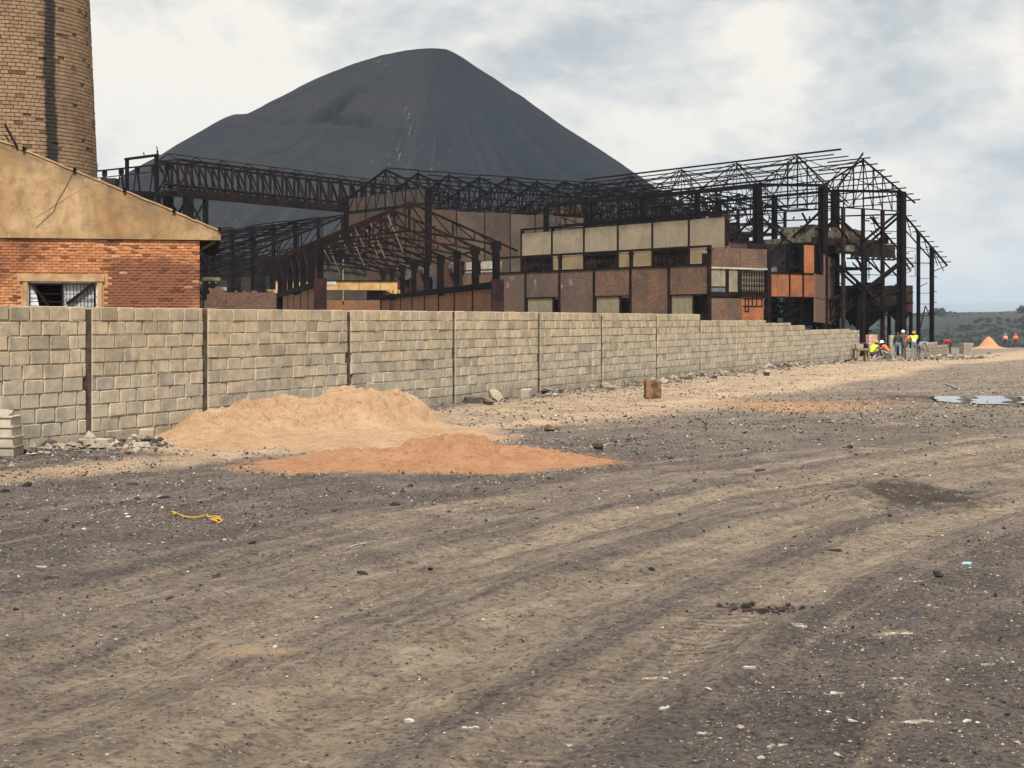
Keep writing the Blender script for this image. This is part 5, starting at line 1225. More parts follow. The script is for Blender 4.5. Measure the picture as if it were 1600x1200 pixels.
    # storeys under the floor
    MB().box(-.6, 5.0, 3.0, 3.1, 1.5, zf - .4).build('dark_backdrop', MAT['dark_sheet'], b)
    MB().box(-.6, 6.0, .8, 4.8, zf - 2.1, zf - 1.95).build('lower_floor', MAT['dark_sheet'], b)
    MB().box(2.2, 3.4, .2, .8, zpx(394, PA, 3, 0), zpx(383, PA, 3, 0)).build('old_cabinet', MAT['old_concrete'], b)
    m = MB()
    for i in range(190):
        x = rng.uniform(0, 7.6); y = rng.uniform(.3, 9); z = rng.uniform(-.5, 3.2) if i < 80 else rng.uniform(3.0, 9.6); m.beam((x, y, z), (x + rng.uniform(-1.5, 1.5), y + rng.uniform(-1, 1), z + rng.uniform(-.8, .8)), rng.uniform(.05, .12))
    m.build('twisted_steel', MAT['steel'], b, 'stuff')
    m = MB(); m.beam(q(1306, 470, .5), q(1352, 444, .5), .5, .18); m.beam(q(1306, 500, .5), q(1348, 462, .5), .16); m.beam(q(1310, 505, .5), q(1352, 467, .5), .12)
    for i in range(8): x = 1306 + i * 6; m.beam(q(x, 470 - i * 3.4, .5), q(x + 3, 500 - i * 4.6, .5), .06); m.beam(q(x + 6, 468 - i * 3.4, .5), q(x, 500 - i * 4.6, .5), .06)
    m.build('inclined_conveyor', MAT['steel'], b)
    # low aisle on the far right
    zA = zpx(335, PA, W + .2, 0); zT = zpx(415, PA, W + 5.1, 0); xa, xt = W + .25, run_at(1480, PA, EX1)
    xp1, xp2 = run_at(1435, PA, EX1), run_at(1456, PA, EX1); fz = lambda x: zA + (zT - zA) * (x - xa) / (xt - xa)
    for k, y in enumerate((0.0, 3.0)):
        m = MB(); m.beam((xa, y, zA), (xt, y, zT), .09, .12); m.beam((xa, y, zA - 1.0), (xp2, y, fz(xp2) - .9), .07, .08)
        for i in range(10):
            x = xa + (xt - xa) * (i + .5) / 10; m.box(x - .03, x + .06, y - .5, y + .6, fz(x) + .05, fz(x) + .11)
            if i % 2 == 0 and i < 8: m.beam((x, y, fz(x)), (x + .6, y, fz(x) - 1.25), .045)
        m.beam((xt, y, zT), (xp2, y, zT - .5), .05); m.beam((xp2, y, fz(xp2)), (xt - .4, y, zT - .4), .045); m.build('aisle_rafter', MAT['steel'], b)
    wcol(xp1, 0, .2, fz(xp1), 'steel', 'hanging_post'); wcol(xp2, 0, .24, fz(xp2), 'steel', 'aisle_post')
    wcol(xp2, 6.1, .2, fz(xp2), 'steel', 'aisle_post')
    m = MB()
    for py_ in (410, 433, 456, 473, 491):
        m.beam(q(1456, py_), (q(1456, py_)[0] + .55, 0, q(1456, py_)[2] + .03), .05); m.beam(q(1436, py_ + 2), q(1456, py_ + 2), .035)
    m.beam(q(1437, 448), q(1449, 442), .04); m.beam(q(1436, 520), q(1446, 478), .06); m.beam(q(1446, 478), q(1455, 498), .05)
    m.beam(q(1414, 408), q(1424, 423), .05); m.beam(q(1424, 423), q(1412, 429), .03); m.beam(q(1430, 397), q(1430, 431), .03); m.beam(q(1421, 432), q(1431, 431), .04); m.beam(q(1408, 386), q(1452, 390), .04); m.beam(q(1408, 408), q(1456, 411), .03); m.beam(q(1408, 394), q(1440, 391), .03)
    m.build('loose_rods', MAT['steel'], b)
    # hopper
    hx0, hx1 = run_at(1345, PA, EX1), run_at(1406, PA, EX1); hp = plan(PA, (hx0 + hx1) / 2, 1.6)
    h = thing('hopper', 'big black steel hopper on legs under the open frame', 'hopper', (hp[0], hp[1], gz(hp[0], hp[1])), R1)
    zg_ = h.location.z; Hz = lambda py_: zat(py_, hp[1]) - zg_; w = (hx1 - hx0) / 2; d_ = 1.4
    MB().box(-w, w, -d_, d_, Hz(480), Hz(447)).build('bin', MAT['dark_sheet'], h)
    m = MB(); zt_, zb_ = Hz(480) - .004, Hz(514); m.hexa([(-.25, -.25, zb_), (.25, -.25, zb_), (.25, .25, zb_), (-.25, .25, zb_), (-w * .8, -d_, zt_), (w * .8, -d_, zt_), (w * .8, d_, zt_), (-w * .8, d_, zt_)]); m.build('cone', MAT['dark_sheet'], h)
    for x in (-w, w):
        for y in (-d_, d_): MB().box(x - .13, x + .13, y - .12, y + .12, 0, Hz(447) + .15).build('leg', MAT['steel'], h)
    m = MB()
    for z in (Hz(455), Hz(474)): m.box(-w - .2, w + .2, -d_ - .16, -d_ - .122, z - .06, z + .06)
    m.beam((-w, -d_ - .15, Hz(474)), (0, -d_ - .15, Hz(456)), .07); m.beam((w, -d_ - .15, Hz(474)), (0, -d_ - .15, Hz(456)), .07); m.build('bin_bands', MAT['rust_steel'], h)
    m = MB()
    for i in range(8): t_ = i / 7; m.box(-w + .5 + t_ * 1.6, -w + .9 + t_ * 1.6, -d_ - .5, -d_ - .2, Hz(458) - t_ * 1.6, Hz(458) - t_ * 1.6 + .05)
    m.beam((-w + .5, -d_ - .5, Hz(458) + .05), (-w + 2.5, -d_ - .5, Hz(458) - 1.65), .06, .14); m.build('stair', MAT['rust_steel'], h)
    MB().tube((0, 0, zb_ - .7), (0, 0, zb_ - .004), .16, .22, 10).build('chute', MAT['steel'], h)
    m = MB()
    for i in range(5): x = -w + .3 + i * .55; m.box(x, x + .28, -d_ + .1, -d_ + .5, Hz(447) + .002, Hz(442 + (i % 2) * 2))
    m.build('rim_lugs', MAT['steel'], h)
    kx0, kx1 = run_at(1413, PA, EX1), run_at(1431, PA, EX1); kp = plan(PA, (kx0 + kx1) / 2, 0.9)
    k_ = thing('side_bin', 'smaller rusty square bin beside the black hopper', 'hopper', (kp[0], kp[1], gz(kp[0], kp[1])), R1)
    zg_ = k_.location.z; Hz = lambda py_: zat(py_, kp[1]) - zg_; w = (kx1 - kx0) / 2
    MB().box(-w, w, -w, w, Hz(487), Hz(446)).build('bin', MAT['rust_sheet'], k_)
    m = MB(); 
    for py_ in (457, 473): m.box(-w - .04, w + .04, -w - .04, w + .04, Hz(py_) - .03, Hz(py_) + .03)
    m.build('bin_bands', MAT['rust_steel'], k_)
    m = MB(); m.hexa([(-.12, -.12, Hz(505)), (.12, -.12, Hz(505)), (.12, .12, Hz(505)), (-.12, .12, Hz(505)), (-w, -w, Hz(487) - .004), (w, -w, Hz(487) - .004), (w, w, Hz(487) - .004), (-w, w, Hz(487) - .004)]); m.build('cone', MAT['rust_sheet'], k_)
    for x in (-w + .1, w - .1):
        for y in (-w + .1, w - .1): MB().box(x - .09, x + .09, y - .09, y + .09, 0, Hz(487)).build('leg', MAT['steel'], k_)
build_frame()

# ------------------------------------------------------------------ sand piles
def field_pile(name, label, mat, x0, x1, y0, y1, step, hf, smooth=True):
    xs = np.arange(x0, x1, step); ys = np.arange(y0, y1, step); X, Y = np.meshgrid(xs, ys)
    Hh = hf(X, Y); g = ground_z(X, Y); Z = np.where(Hh > 0, g + Hh, g - .06)
    nx, ny = len(xs), len(ys); idx = np.arange(nx * ny).reshape(ny, nx)
    Q = np.stack([idx[:-1, :-1], idx[:-1, 1:], idx[1:, 1:], idx[1:, :-1]], -1).reshape(-1, 4)
    keep = (Hh.ravel()[Q] > 0).any(axis=1); Q = Q[keep]; used = np.unique(Q); rm = np.full(nx * ny, -1); rm[used] = np.arange(len(used))
    V = np.stack([X, Y, Z], -1).reshape(-1, 3)[used]; c = np.array([V[:, 0].mean(), V[:, 1].mean(), V[:, 2].min()])
    o = link(name, mesh_np(name, V - c, rm[Q], uv=False, smooth=smooth), mat, None, tuple(c)); return tag(o, label, 'sand pile')
def pile_a(X, Y):
    c = lambda px, py, Y0: at(px, py, Y0)
    h = np.zeros_like(X)
    for (px, Y0, top, rx, ry) in ((548, 25.6, .70, 1.35, 1.7), (480, 25.0, .56, 1.4, 1.6), (405, 24.2, .44, 1.2, 1.5), (335, 23.4, .26, 1.0, 1.3), (625, 26.2, .52, 1.0, 1.4), (590, 25.8, .66, .9, 1.5)):
        p = at(px, 500, Y0); q = np.hypot((X - p.x) / rx, (Y - p.y) / ry); h = np.maximum(h, top * (1 - sstep(.25, 1.0, q)))
    ap = np.hypot((X + 3.1) / 3.1, (Y - 24.0) / 3.0); apron = .10 * (1 - sstep(.6, 1.0, ap + (fbm(X, Y, .9, 3, 71) - .5) * .35))
    r1 = 1 - np.abs(2 * fbm(X, Y, 1.9, 4, 73) - 1); r2 = 1 - np.abs(2 * fbm(X + 3, Y, 4.6, 4, 83) - 1)
    lump = ((fbm(X, Y, 1.1, 3, 72) - .5) * .24 + .26 * (np.abs(2 * fbm(X, Y, 2.0, 3, 73) - 1) ** .8 - .25) + .17 * (np.abs(2 * fbm(X + 3, Y, 5.5, 3, 83) - 1) ** .8 - .2) + (fbm(X, Y, 12, 2, 76) - .5) * .05) * sstep(.10, .30, h) * (1 - .45 * sstep(.45, .7, h))
    small = (fbm(X, Y, 3.0, 4, 84) - .5) * .06
    return np.where(h + apron > .012, h * .74 + apron + small * sstep(.02, .1, h + apron) + lump * (h > .05), -1)
field_pile('sand_pile', 'large clumpy pale-orange sand pile against the block wall', MAT['sand_pale'], -6.6, .3, 20.6, 28.6, .045, pile_a)
def pile_b(X, Y):
    p = at(700, 500, 20.0); h = .25 * np.exp(-(((X - p.x) / .75) ** 2 + ((Y - p.y) / .95) ** 2) ** 1.2)
    p2 = at(630, 500, 19.6); h = np.maximum(h, .13 * np.exp(-(((X - p2.x) / .9) ** 2 + ((Y - p2.y) / .9) ** 2)))
    p3 = at(850, 500, 20.2); h = np.maximum(h, .09 * np.exp(-(((X - p3.x) / .7) ** 2 + ((Y - p3.y) / .7) ** 2)))
    q = np.hypot((X + 1.05) / 2.45, (Y - 19.7 - .12 * X) / 1.45) + (fbm(X, Y, .9, 4, 74) - .5) * .5 + (fbm(X, Y, 6, 3, 78) - .5) * .12
    base = .04 * (1 - sstep(.70, 1.02, q)); lump = (fbm(X, Y, 3.0, 4, 75) - .5) * .26 + (fbm(X, Y, 10, 3, 77) - .5) * .08 - .07 * sstep(.75, .98, 1 - np.abs(2 * fbm(X, Y, 2.6, 4, 85) - 1)) + .12 * (np.abs(2 * fbm(X, Y, 4.0, 3, 86) - 1) ** .8 - .2)
    return np.where(base > .003, base + (h + lump * .75 * sstep(.0, .12, h + .04)) * (1 - sstep(.7, 1.0, q)), -1)
field_pile('sand_pile', 'low spread-out deep-orange sand patch in front of the larger pile', MAT['sand_orange'], -4.2, 2.0, 17.5, 22.2, .04, pile_b)
def pile_c(X, Y):
    p = at(1545, 500, 150.0); r = np.hypot(X - p.x, (Y - p.y)); a = np.arctan2(Y - p.y, X - p.x)
    h = 1.02 * (1 - sstep(-.15, 1.15, r)) + .30 * (1 - sstep(.4, 2.0, r)); return np.where(r < 2.0, h + (fbm(X, Y, 3.0, 3, 79) - .5) * .12, -1)
p_ = at(1545, 500, 150.0)
field_pile('sand_pile', 'small steep cone of orange sand far off by two walking workers', MAT['sand_orange'], p_.x - 3.2, p_.x + 3.2, 146.8, 153.2, .12, pile_c)

# ------------------------------------------------------------------ loose stones
def stone_unit(seed, sub=True):
    r = np.random.default_rng(seed)
    V = np.array([(1, 0, 0), (-1, 0, 0), (0, 1, 0), (0, -1, 0), (0, 0, 1), (0, 0, -1)], float)
    T = [(0, 2, 4), (2, 1, 4), (1, 3, 4), (3, 0, 4), (2, 0, 5), (1, 2, 5), (3, 1, 5), (0, 3, 5)]
    if sub:
        Vl = list(map(tuple, V)); cache = {}; T2 = []
        def mid(a, b):
            k = (min(a, b), max(a, b))
            if k not in cache: m = (np.array(Vl[a]) + np.array(Vl[b])); m /= np.linalg.norm(m); cache[k] = len(Vl); Vl.append(tuple(m))
            return cache[k]
        for a, b, c in T: d, e, f = mid(a, b), mid(b, c), mid(c, a); T2 += [(a, d, f), (d, b, e), (f, e, c), (d, e, f)]
        V = np.array(Vl); T = T2
    V = V * (1 + r.uniform(-.32, .32, (len(V), 1))); V[:, 2] *= r.uniform(.5, .85); V[:, 1] *= r.uniform(.6, 1)
    # flatten some sides so the stones look broken
    for _ in range(4):
        d = r.normal(size=3); d /= np.linalg.norm(d); k = V @ d; lim = np.quantile(k, .8); V = V - np.outer(np.maximum(k - lim, 0), d)
    return V, np.array(T)
ST1 = [stone_unit(100 + i) for i in range(10)]; ST0 = [stone_unit(200 + i, False) for i in range(10)]
def scatter(units, P, R, rng):
    P = np.asarray(P); R = np.asarray(R); which = rng.integers(len(units), size=len(R)); Vs, Ts, n = [], [], 0
    for k, (V, T) in enumerate(units):
        i = np.where(which == k)[0]
        if not len(i): continue
        a = rng.uniform(0, 6.28, len(i)); c, s = np.cos(a)[:, None], np.sin(a)[:, None]; r = R[i][:, None]; f = rng.uniform(.55, 1, len(i))[:, None]
        x, y, z = V[None, :, 0] * r, V[None, :, 1] * r, V[None, :, 2] * r * f
        v = np.stack([x * c - y * s, x * s + y * c, z], -1) + P[i][:, None, :]
        t = T[None] + (np.arange(len(i)) * len(V))[:, None, None] + n; Vs.append(v.reshape(-1, 3)); Ts.append(t.reshape(-1, 3)); n += len(i) * len(V)
    return np.concatenate(Vs), np.concatenate(Ts)
def in_piles(x, y):
    return (((x + 3.1) / 2.9) ** 2 + ((y - 24.4) / 2.7) ** 2 < 1) | (((x + 1.05) / 2.4) ** 2 + ((y - 19.7) / 1.35) ** 2 < 1)
def build_gravel():
    rng = np.random.default_rng(21); X, Y = [], []
    N = 240000
    y = 5.2 * (85 / 5.2) ** rng.random(N); x = (rng.random(N) * 2 - 1) * (0.40 * y + .4)
    u = track_u(x, y); keep = rng.random(N) < np.where((u > -1.3) & (u < 4.3), .32, 1.0); keep &= ~in_piles(x, y)
    s_, w_ = wall_coords(x, y); keep &= w_ > .2
    nd = 700; x[:nd] = rng.normal(4.4, .55, nd); y[:nd] = rng.normal(16.2, .85, nd); keep[:nd] = True
    cl = fbm(x, y, .7, 3, 81); keep &= rng.random(N) < np.clip(.25 + 1.6 * (cl - .25), .1, 1) * np.interp(y, [0, 38, 85], [1, 1, .25])
    x, y = x[keep], y[keep]; r = np.exp(rng.normal(math.log(.0066), .52, len(x))) * np.clip(y / 12, .62, 2.4); r = np.clip(r, .003, .05)
    z = ground_z(x, y) + r * .15
    V, T = scatter(ST0, np.stack([x, y, z], 1), r, rng); o = link('gravel', mesh_np('gravel', V, None or np.zeros((0, 4), int), T, uv=False), MAT['gravel']); tag(o, 'loose dark and pale gravel strewn over the yard', 'gravel', kind='stuff')
    # rubble along the foot of the wall
    N = 11000; s = np.where(rng.random(N) < .14, rng.uniform(-5, 3, N), rng.uniform(-5, 66, N)); w = np.abs(rng.normal(.2, .6, N)) + .04; cl = fbm(s, w * 0, .5, 3, 82); k = rng.random(N) < np.clip(.2 + 2.6 * (cl - .35), .08, 1); s, w = s[k], w[k]
    x = W0[0] + WD[0] * s + WN[0] * w; y = W0[1] + WD[1] * s + WN[1] * w; k = ~in_piles(x, y); x, y, w = x[k], y[k], w[k]
    r = np.clip(np.exp(rng.normal(math.log(.034), .65, len(x))), .012, .19) * (1 - .45 * np.clip(w / 1.6, 0, 1)); z = ground_z(x, y) + r * .25
    V, T = scatter(ST0 + ST1[:4], np.stack([x, y, z], 1), r, rng); o = link('rubble', mesh_np('rubble', V, np.zeros((0, 4), int), T, uv=False), MAT['rubble']); tag(o, 'broken block rubble along the foot of the wall', 'rubble', kind='stuff')
    # scattered debris where the wall is still being built
    N = 700; x = rng.normal(26.2, 4.2, N); y = rng.normal(91, 7, N); s_, w_ = wall_coords(x, y); k = (w_ > -1) & (w_ < 3.2) & (y < 112); x, y = x[k], y[k]; r = np.clip(np.exp(rng.normal(math.log(.10), .5, len(x))), .04, .3); z = ground_z(x, y) + r * .2
    V, T = scatter(ST1, np.stack([x, y, z], 1), r, rng); o = link('building_debris', mesh_np('building_debris', V, np.zeros((0, 4), int), T, uv=False), MAT['rubble']); tag(o, 'heaped broken blocks and earth around the bricklayers', 'rubble', kind='stuff')
build_gravel()
SME = []
for v, t in ST1:
    me = mesh_np('stone', v, np.zeros((0, 4), int), t, uv=False); SME.append(me)
def stone(name, px, py, size, mat, label, cat, group=None, dz=.3, flat=1.0):
    Y = EYE * F / (py - 500.0); x = (px - 800) / F * Y; i = random.randrange(len(SME)); me = SME[i].copy(); me.materials.append(MAT[mat])
    o = link(name, me, None, None, (x, Y, gz(x, Y) + size * dz * flat), random.uniform(0, 6.28)); o.scale = (size, size * random.uniform(.7, 1), size * .75 * flat)
    return tag(o, label, cat, group)
for (px, py) in ((130, 745), (283, 790), (262, 778), (350, 772), (205, 757), (160, 762), (45, 765), (242, 800), (30, 824), (232, 820), (77, 895), (27, 946), (775, 737), (1068, 1095), (672, 880), (392, 849), (570, 893), (1295, 848), (1305, 858), (1240, 850), (1455, 840), (1392, 805), (260, 930), (180, 985), (335, 885), (455, 860), (860, 748), (700, 800), (1018, 884), (1165, 945), (945, 742), (1130, 700), (1040, 712), (1375, 757), (1190, 735), (700, 770), (520, 800), (615, 790), (640, 760), (5, 770), (470, 745), (545, 770), (1330, 700), (1450, 690), (1255, 676), (1100, 668), (1180, 662), (985, 688), (1050, 660)):
    stone('slag_lump', px + random.uniform(-4, 4), py, random.choice((.022, .028, .034, .042, .055)) * (1 if py > 800 else 1.3), 'slag_lump', 'fist-sized dark slag lump lying on the gravel yard', 'slag lump', 'dark slag lumps scattered over the yard', random.uniform(.0, .25), random.uniform(.6, 1))
for (px, py) in ((233, 843), (100, 880), (430, 1010), (1105, 1085), (1590, 1158), (1040, 1050), (1310, 1190), (585, 848), (860, 940), (1510, 1130), (1480, 1065), (1330, 1140), (755, 968), (640, 1120), (1190, 1190), (890, 1150)):
    stone('pale_stone', px, py, random.uniform(.018, .032), 'litter_white', 'pale chip of stone lying on the dark gravel yard', 'stone', 'pale stone chips scattered over the yard', flat=.6)
stone('rock', 934, 708, .14, 'slag_lump', 'dark angular rock at the right tip of the orange sand patch', 'rock', None, .45)
stone('rock', 857, 676, .155, 'rusty_block', 'rounded reddish-brown rock lying alone on the pale sandy lane', 'rock', None, .35, .75)
stone('rock', 1467, 905, .05, 'gravel', 'small grey rock near the scraps in the right foreground', 'rock', None)
stone('rock', 772, 630, .26, 'rubble', 'large grey-brown rock at the wall foot beside a dark slot', 'rock', None, .4)
stone('rock', 760, 634, .20, 'rubble', 'flatter brown rock leaning left of the large wall-foot rock', 'rock', None, .4)
stone('rock', 1198, 588, .20, 'rubble', 'grey boulder at the wall foot near the white debris', 'rock', None, .3)
stone('rock', 948, 611, .26, 'rubble', 'brown earth lump at the wall foot left of the rusty block', 'rock', None, .3)
stone('rock', 77, 706, .14, 'rubble', 'rounded pale rubble stone at the wall foot by the leftmost slot', 'rock', None, .3)
stone('rock', 197, 713, .075, 'rusty_block', 'small red-brown stone on the sandy lane near the left slot', 'rock', None, .4)
stone('rock', 128, 746, .085, 'rusty_block', 'flat red-brown stone alone on the pale lane at left', 'rock', None, .4, .6)

# ------------------------------------------------------------------ odd things in the yard
def spot(px, py): Y = EYE * F / (py - 500.0); x = (px - 800) / F * Y; return Vector((x, Y, gz(x, Y)))
def loose_box(name, px, py, sx, sy, sz, rot, mat, label, cat, jit=.06, hollow=False, group=None):
    p = spot(px, py); m = MB(); r = lambda: random.uniform(-jit, jit)
    P = [(-sx / 2, -sy / 2, -.02), (sx / 2, -sy / 2, -.02), (sx / 2, sy / 2, -.02), (-sx / 2, sy / 2, -.02), (-sx / 2 * (1 + r()), -sy / 2, sz * (1 + r())), (sx / 2 * (1 + r()), -sy / 2, sz * (1 + r())), (sx / 2, sy / 2, sz * (1 + r())), (-sx / 2, sy / 2, sz * (1 + r()))]
    if hollow:
        t = .045; m.box(-sx / 2, sx / 2, -sy / 2, -sy / 2 + t, 0, sz); m.box(-sx / 2, sx / 2, sy / 2 - t, sy / 2, 0, sz)
        for x in (-sx / 2, -t / 2, sx / 2 - t): m.box(x, x + t, -sy / 2 + t, sy / 2 - t, .004, sz - .004)
    else: m.hexa(P)
    me = mesh_np(name, m.V, m.Q, m.T); o = link(name, me, MAT[mat], None, p, rot)
    bv = o.modifiers.new('bevel', 'BEVEL'); bv.width = min(sx, sz) * .08; bv.segments = 1
    return tag(o, label, cat, group)
loose_box('rusty_block', 1019.5, 623, .37, .30, .44, .15, 'rusty_block', 'upright rust-brown masonry block standing on the sandy lane', 'block')
loose_box('hollow_block', 822, 624, .22, .40, .22, WROT - 1.3, 'block', 'loose concrete block standing at the wall foot right of the rocks', 'block', hollow=True)
loose_box('fallen_block', 229, 688, .24, .2, .16, .2, 'block', 'loose pale block half buried beside the large sand pile', 'block')
loose_box('fallen_block', 150, 700, .46, .2, .10, -.25, 'block', 'flat fallen block lying at the foot of the leftmost dark slot', 'block')
loose_box('fallen_block', 738, 634, .34, .2, .14, .5, 'rubble', 'dark fallen block lying by the wall foot below the rocks', 'block')
loose_box('fallen_block', 222, 699, .20, .16, .05, .4, 'litter_white', 'thin whitish slab on the left skirt of the large sand pile', 'slab')
# stack of moulded blocks at the left edge
def build_stack():
    p = spot(6, 716); t = thing('block_stack', 'stack of moulded concrete blocks cut off by the left picture edge', 'block stack', p, WROT - 1.22)
    z = 0.0
    for k in range(4):
        h_ = .135; m = MB(); m.box(-.42, .17 + .014 * (3 - k), -.17, .17, z, z + h_ - .02); m.box(-.42, .195 + .014 * (3 - k), -.19, .19, z + h_ - .018, z + h_ - .002); m.build('block', MAT['block'], t); z += h_
    m = MB(); m.hexa([(-.4, -.15, z), (.12, -.15, z), (.1, .15, z), (-.4, .15, z), (-.35, -.1, z + .1), (.0, -.12, z + .03), (.1, .1, z + .07), (-.3, .12, z + .1)]); m.build('rubble_cap', MAT['rubble'], t)
    m = MB(); m.box(-.22, .02, -.1935, -.1915, .42, .5); m.build('socket', MAT['dark_sheet'], t)
build_stack()
def curve_tube(name, pts, r, mat, label, cat):
    c = bpy.data.curves.new(name, 'CURVE'); c.dimensions = '3D'; s = c.splines.new('NURBS'); s.points.add(len(pts) - 1); s.order_u = 4; s.use_endpoint_u = True
    for q, p in zip(s.points, pts): q.co = (*p, 1)
    c.bevel_depth = r; c.bevel_resolution = 1; c.resolution_u = 6
    o = bpy.data.objects.new('tmp', c); COL.objects.link(o); dg = bpy.context.evaluated_depsgraph_get(); me = bpy.data.meshes.new_from_object(o.evaluated_get(dg)); bpy.data.objects.remove(o)
    me.materials.clear(); return tag(link(name, me, MAT[mat]), label, cat)
rr = random.Random(31); pts = []
for (px, py) in ((266, 806), (272, 803), (278, 809), (268, 811), (276, 806), (285, 811), (300, 813), (318, 812), (326, 806), (322, 815), (334, 812), (350, 812), (330, 817), (345, 819), (325, 816), (340, 814), (352, 818), (338, 820)):
    p = spot(px, py); pts.append((p.x, p.y, p.z + .02 + rr.uniform(0, .02)))
curve_tube('yellow_rope', pts, .0075, 'rope_yellow', 'tangled yellow rope lying on the dark gravel at left', 'rope')
def scrap(name, px, py, l, w, rot, mat, label, cat, group=None):
    p = spot(px, py); n = 9; V = []; Q = []; rng = random.Random(px * 7 + py); w *= .7; l *= .8
    for i in range(n):
        t = i / (n - 1) - .5; ww = w * (.15 + .85 * (1 - (2 * t) ** 2)) * rng.uniform(.3, 1.4); off = rng.uniform(-.5, .5) * w; z = rng.uniform(.001, .006)
        for s, zz2 in ((-1, 0), (1, rng.uniform(-.002, .004))): V.append((t * l, off + s * ww / 2, z + zz2 + .003))
        for s in (-1, 1): V.append((t * l, off + s * ww / 2, -.01))
    for i in range(n - 1):
        a = i * 4; b = a + 4; Q += [[a, b, b + 1, a + 1], [a, a + 2, b + 2, b], [a + 1, b + 1, b + 3, a + 3]]
    Q += [[0, 1, 3, 2], [(n - 1) * 4, (n - 1) * 4 + 2, (n - 1) * 4 + 3, (n - 1) * 4 + 1]]
    return tag(link(name, mesh_np(name, np.array(V), np.array(Q), uv=False), MAT[mat], None, p, rot), label, cat, group)
for i, (px, py, l, w, rot) in enumerate(((1305, 1093, .14, .045, .1), (1425, 1130, .26, .05, .12), (1405, 988, .22, .05, -.05), (1400, 1068, .1, .03, .1), (65, 882, .13, .04, -.2), (1250, 985, .12, .04, .3), (1170, 1053, .1, .04, 0), (1245, 983, .1, .03, 0), (1545, 1040, .1, .03, .1), (1015, 1046, .12, .03, .3), (1100, 1148, .1, .03, .2), (735, 1140, .1, .03, .2), (1040, 1110, .09, .03, .4), (1180, 912, .12, .03, .2), (1215, 1166, .12, .04, .2), (1430, 912, .18, .03, .1))):
    scrap('pale_scrap', px, py, l, w, rot, 'litter_white', 'torn pale scrap trodden into the dark gravel yard', 'scrap', 'pale scraps trodden into the yard')
scrap('blue_scrap', 1511, 883, .09, .05, .2, 'litter_blue', 'light blue plastic scrap on the right side of the yard', 'litter')
scrap('purple_scrap', 1428, 963, .05, .035, .2, 'litter_purple', 'tiny purple plastic scrap among stones at right', 'litter')
scrap('white_debris', 1258, 586, 1.2, .25, .5, 'litter_white', 'long white debris strip at the far wall foot', 'debris')
scrap('white_debris', 983, 606, .5, .25, .5, 'litter_white', 'crumpled white sack at the wall foot left of the rusty block', 'debris')
scrap('white_debris', 1064, 603, .5, .22, .2, 'litter_white', 'whitish flat debris at the wall foot right of the rusty block', 'debris')
scrap('white_debris', 888, 619, .35, .18, .4, 'litter_white', 'small white crumpled sack against the wall foot', 'debris')
def build_trash_heap():
    rng = np.random.default_rng(91); p = spot(1187, 948); N = 150; x = p.x + rng.normal(0, .13, N); y = p.y + rng.normal(0, .09, N); r = np.exp(rng.normal(math.log(.011), .5, N))
    V, T = scatter(ST1, np.stack([x, y, ground_z(x, y) + r * .4], 1), r, rng); tag(link('char_heap', mesh_np('char_heap', V, np.zeros((0, 4), int), T, uv=False), MAT['slag_lump']), 'small heap of black char in the right foreground', 'heap', kind='stuff')
build_trash_heap()
for (a, bb, lab) in (((541, 858), (572, 852), 'bleached twig lying on the tracks left of centre'), ((1495, 607), (1478, 601), 'pale bent twig beside the puddle')):
    A, B = spot(*a), spot(*bb); M_ = (A + B) / 2 + Vector((.05, .1, .03)); curve_tube('twig', [(A.x, A.y, A.z + .015), (M_.x, M_.y, M_.z), (B.x, B.y, B.z + .015)], .008 if a[1] > 800 else .025, 'litter_white', lab, 'twig')

# puddle: still water lying between ridges of mud
def build_puddle():
    xs = np.linspace(PUD[0] - 2.2, PUD[0] + 3.6, 70); ys = np.linspace(PUD[1] - 2.5, PUD[1] + 2.5, 40); X, Y = np.meshgrid(xs, ys)
    q = np.hypot((X - PUD[0] - .5) / 2.0, (Y - PUD[1]) / 2.1) + (fbm(X, Y, 1.3, 3, 95) - .5) * .5
    zw = float(np.mean(ground_z(X[q < .8], Y[q < .8]))) + .06; nx, ny = 70, 40; idx = np.arange(nx * ny).reshape(ny, nx)
    Q = np.stack([idx[:-1, :-1], idx[:-1, 1:], idx[1:, 1:], idx[1:, :-1]], -1).reshape(-1, 4); ridge = np.sin((X * 2.0 - Y * .55) * 2.6 + 3 * fbm(X, Y, .6, 3, 97)) + (fbm(X, Y, 3.0, 3, 98) - .5) * 1.6; keep = (q.ravel()[Q] < 1).all(axis=1) & (ridge.ravel()[Q] < .88).all(axis=1)
    tag(link('puddle', mesh_np('puddle', np.stack([X, Y, np.full_like(X, zw)], -1).reshape(-1, 3), Q[keep], uv=False), MAT['water']), kind='structure')
build_puddle()

# ------------------------------------------------------------------ unfinished wall ends and block stacks by the workers
def block_group(name, label, cat, o, rot, L, courses, depth=.17, n_thick=1, missing=(), mat='block', bl=.40):
    t = thing(name, label, cat, o, rot); rng = np.random.default_rng(int(abs(o[0] * 100)))
    for k in range(courses):
        x = 0.0 if k % 2 == 0 else -.2; xe = L - (.35 * max(0, k - courses + 2) if 'step' in missing else 0)
        while x < xe - .04:
            a, b = max(x, 0), min(x + bl - .014, xe)
            if b - a > .06:
                for d in range(n_thick):
                    ob = link('block', BLK_ME[int(rng.integers(8))], None, t); ob.location = (a, d * (depth + .01) + rng.normal(0, .004), k * .21); ob.scale = (b - a, depth, .197)
            x += bl
    if mat != 'block':
        for ch in t.children: ch.data = ch.data.copy(); ch.data.materials.clear(); ch.data.materials.append(MAT[mat])
    return t
def gpt(px, py, Y): p = at(px, py, Y); return (p.x, p.y, p.z)
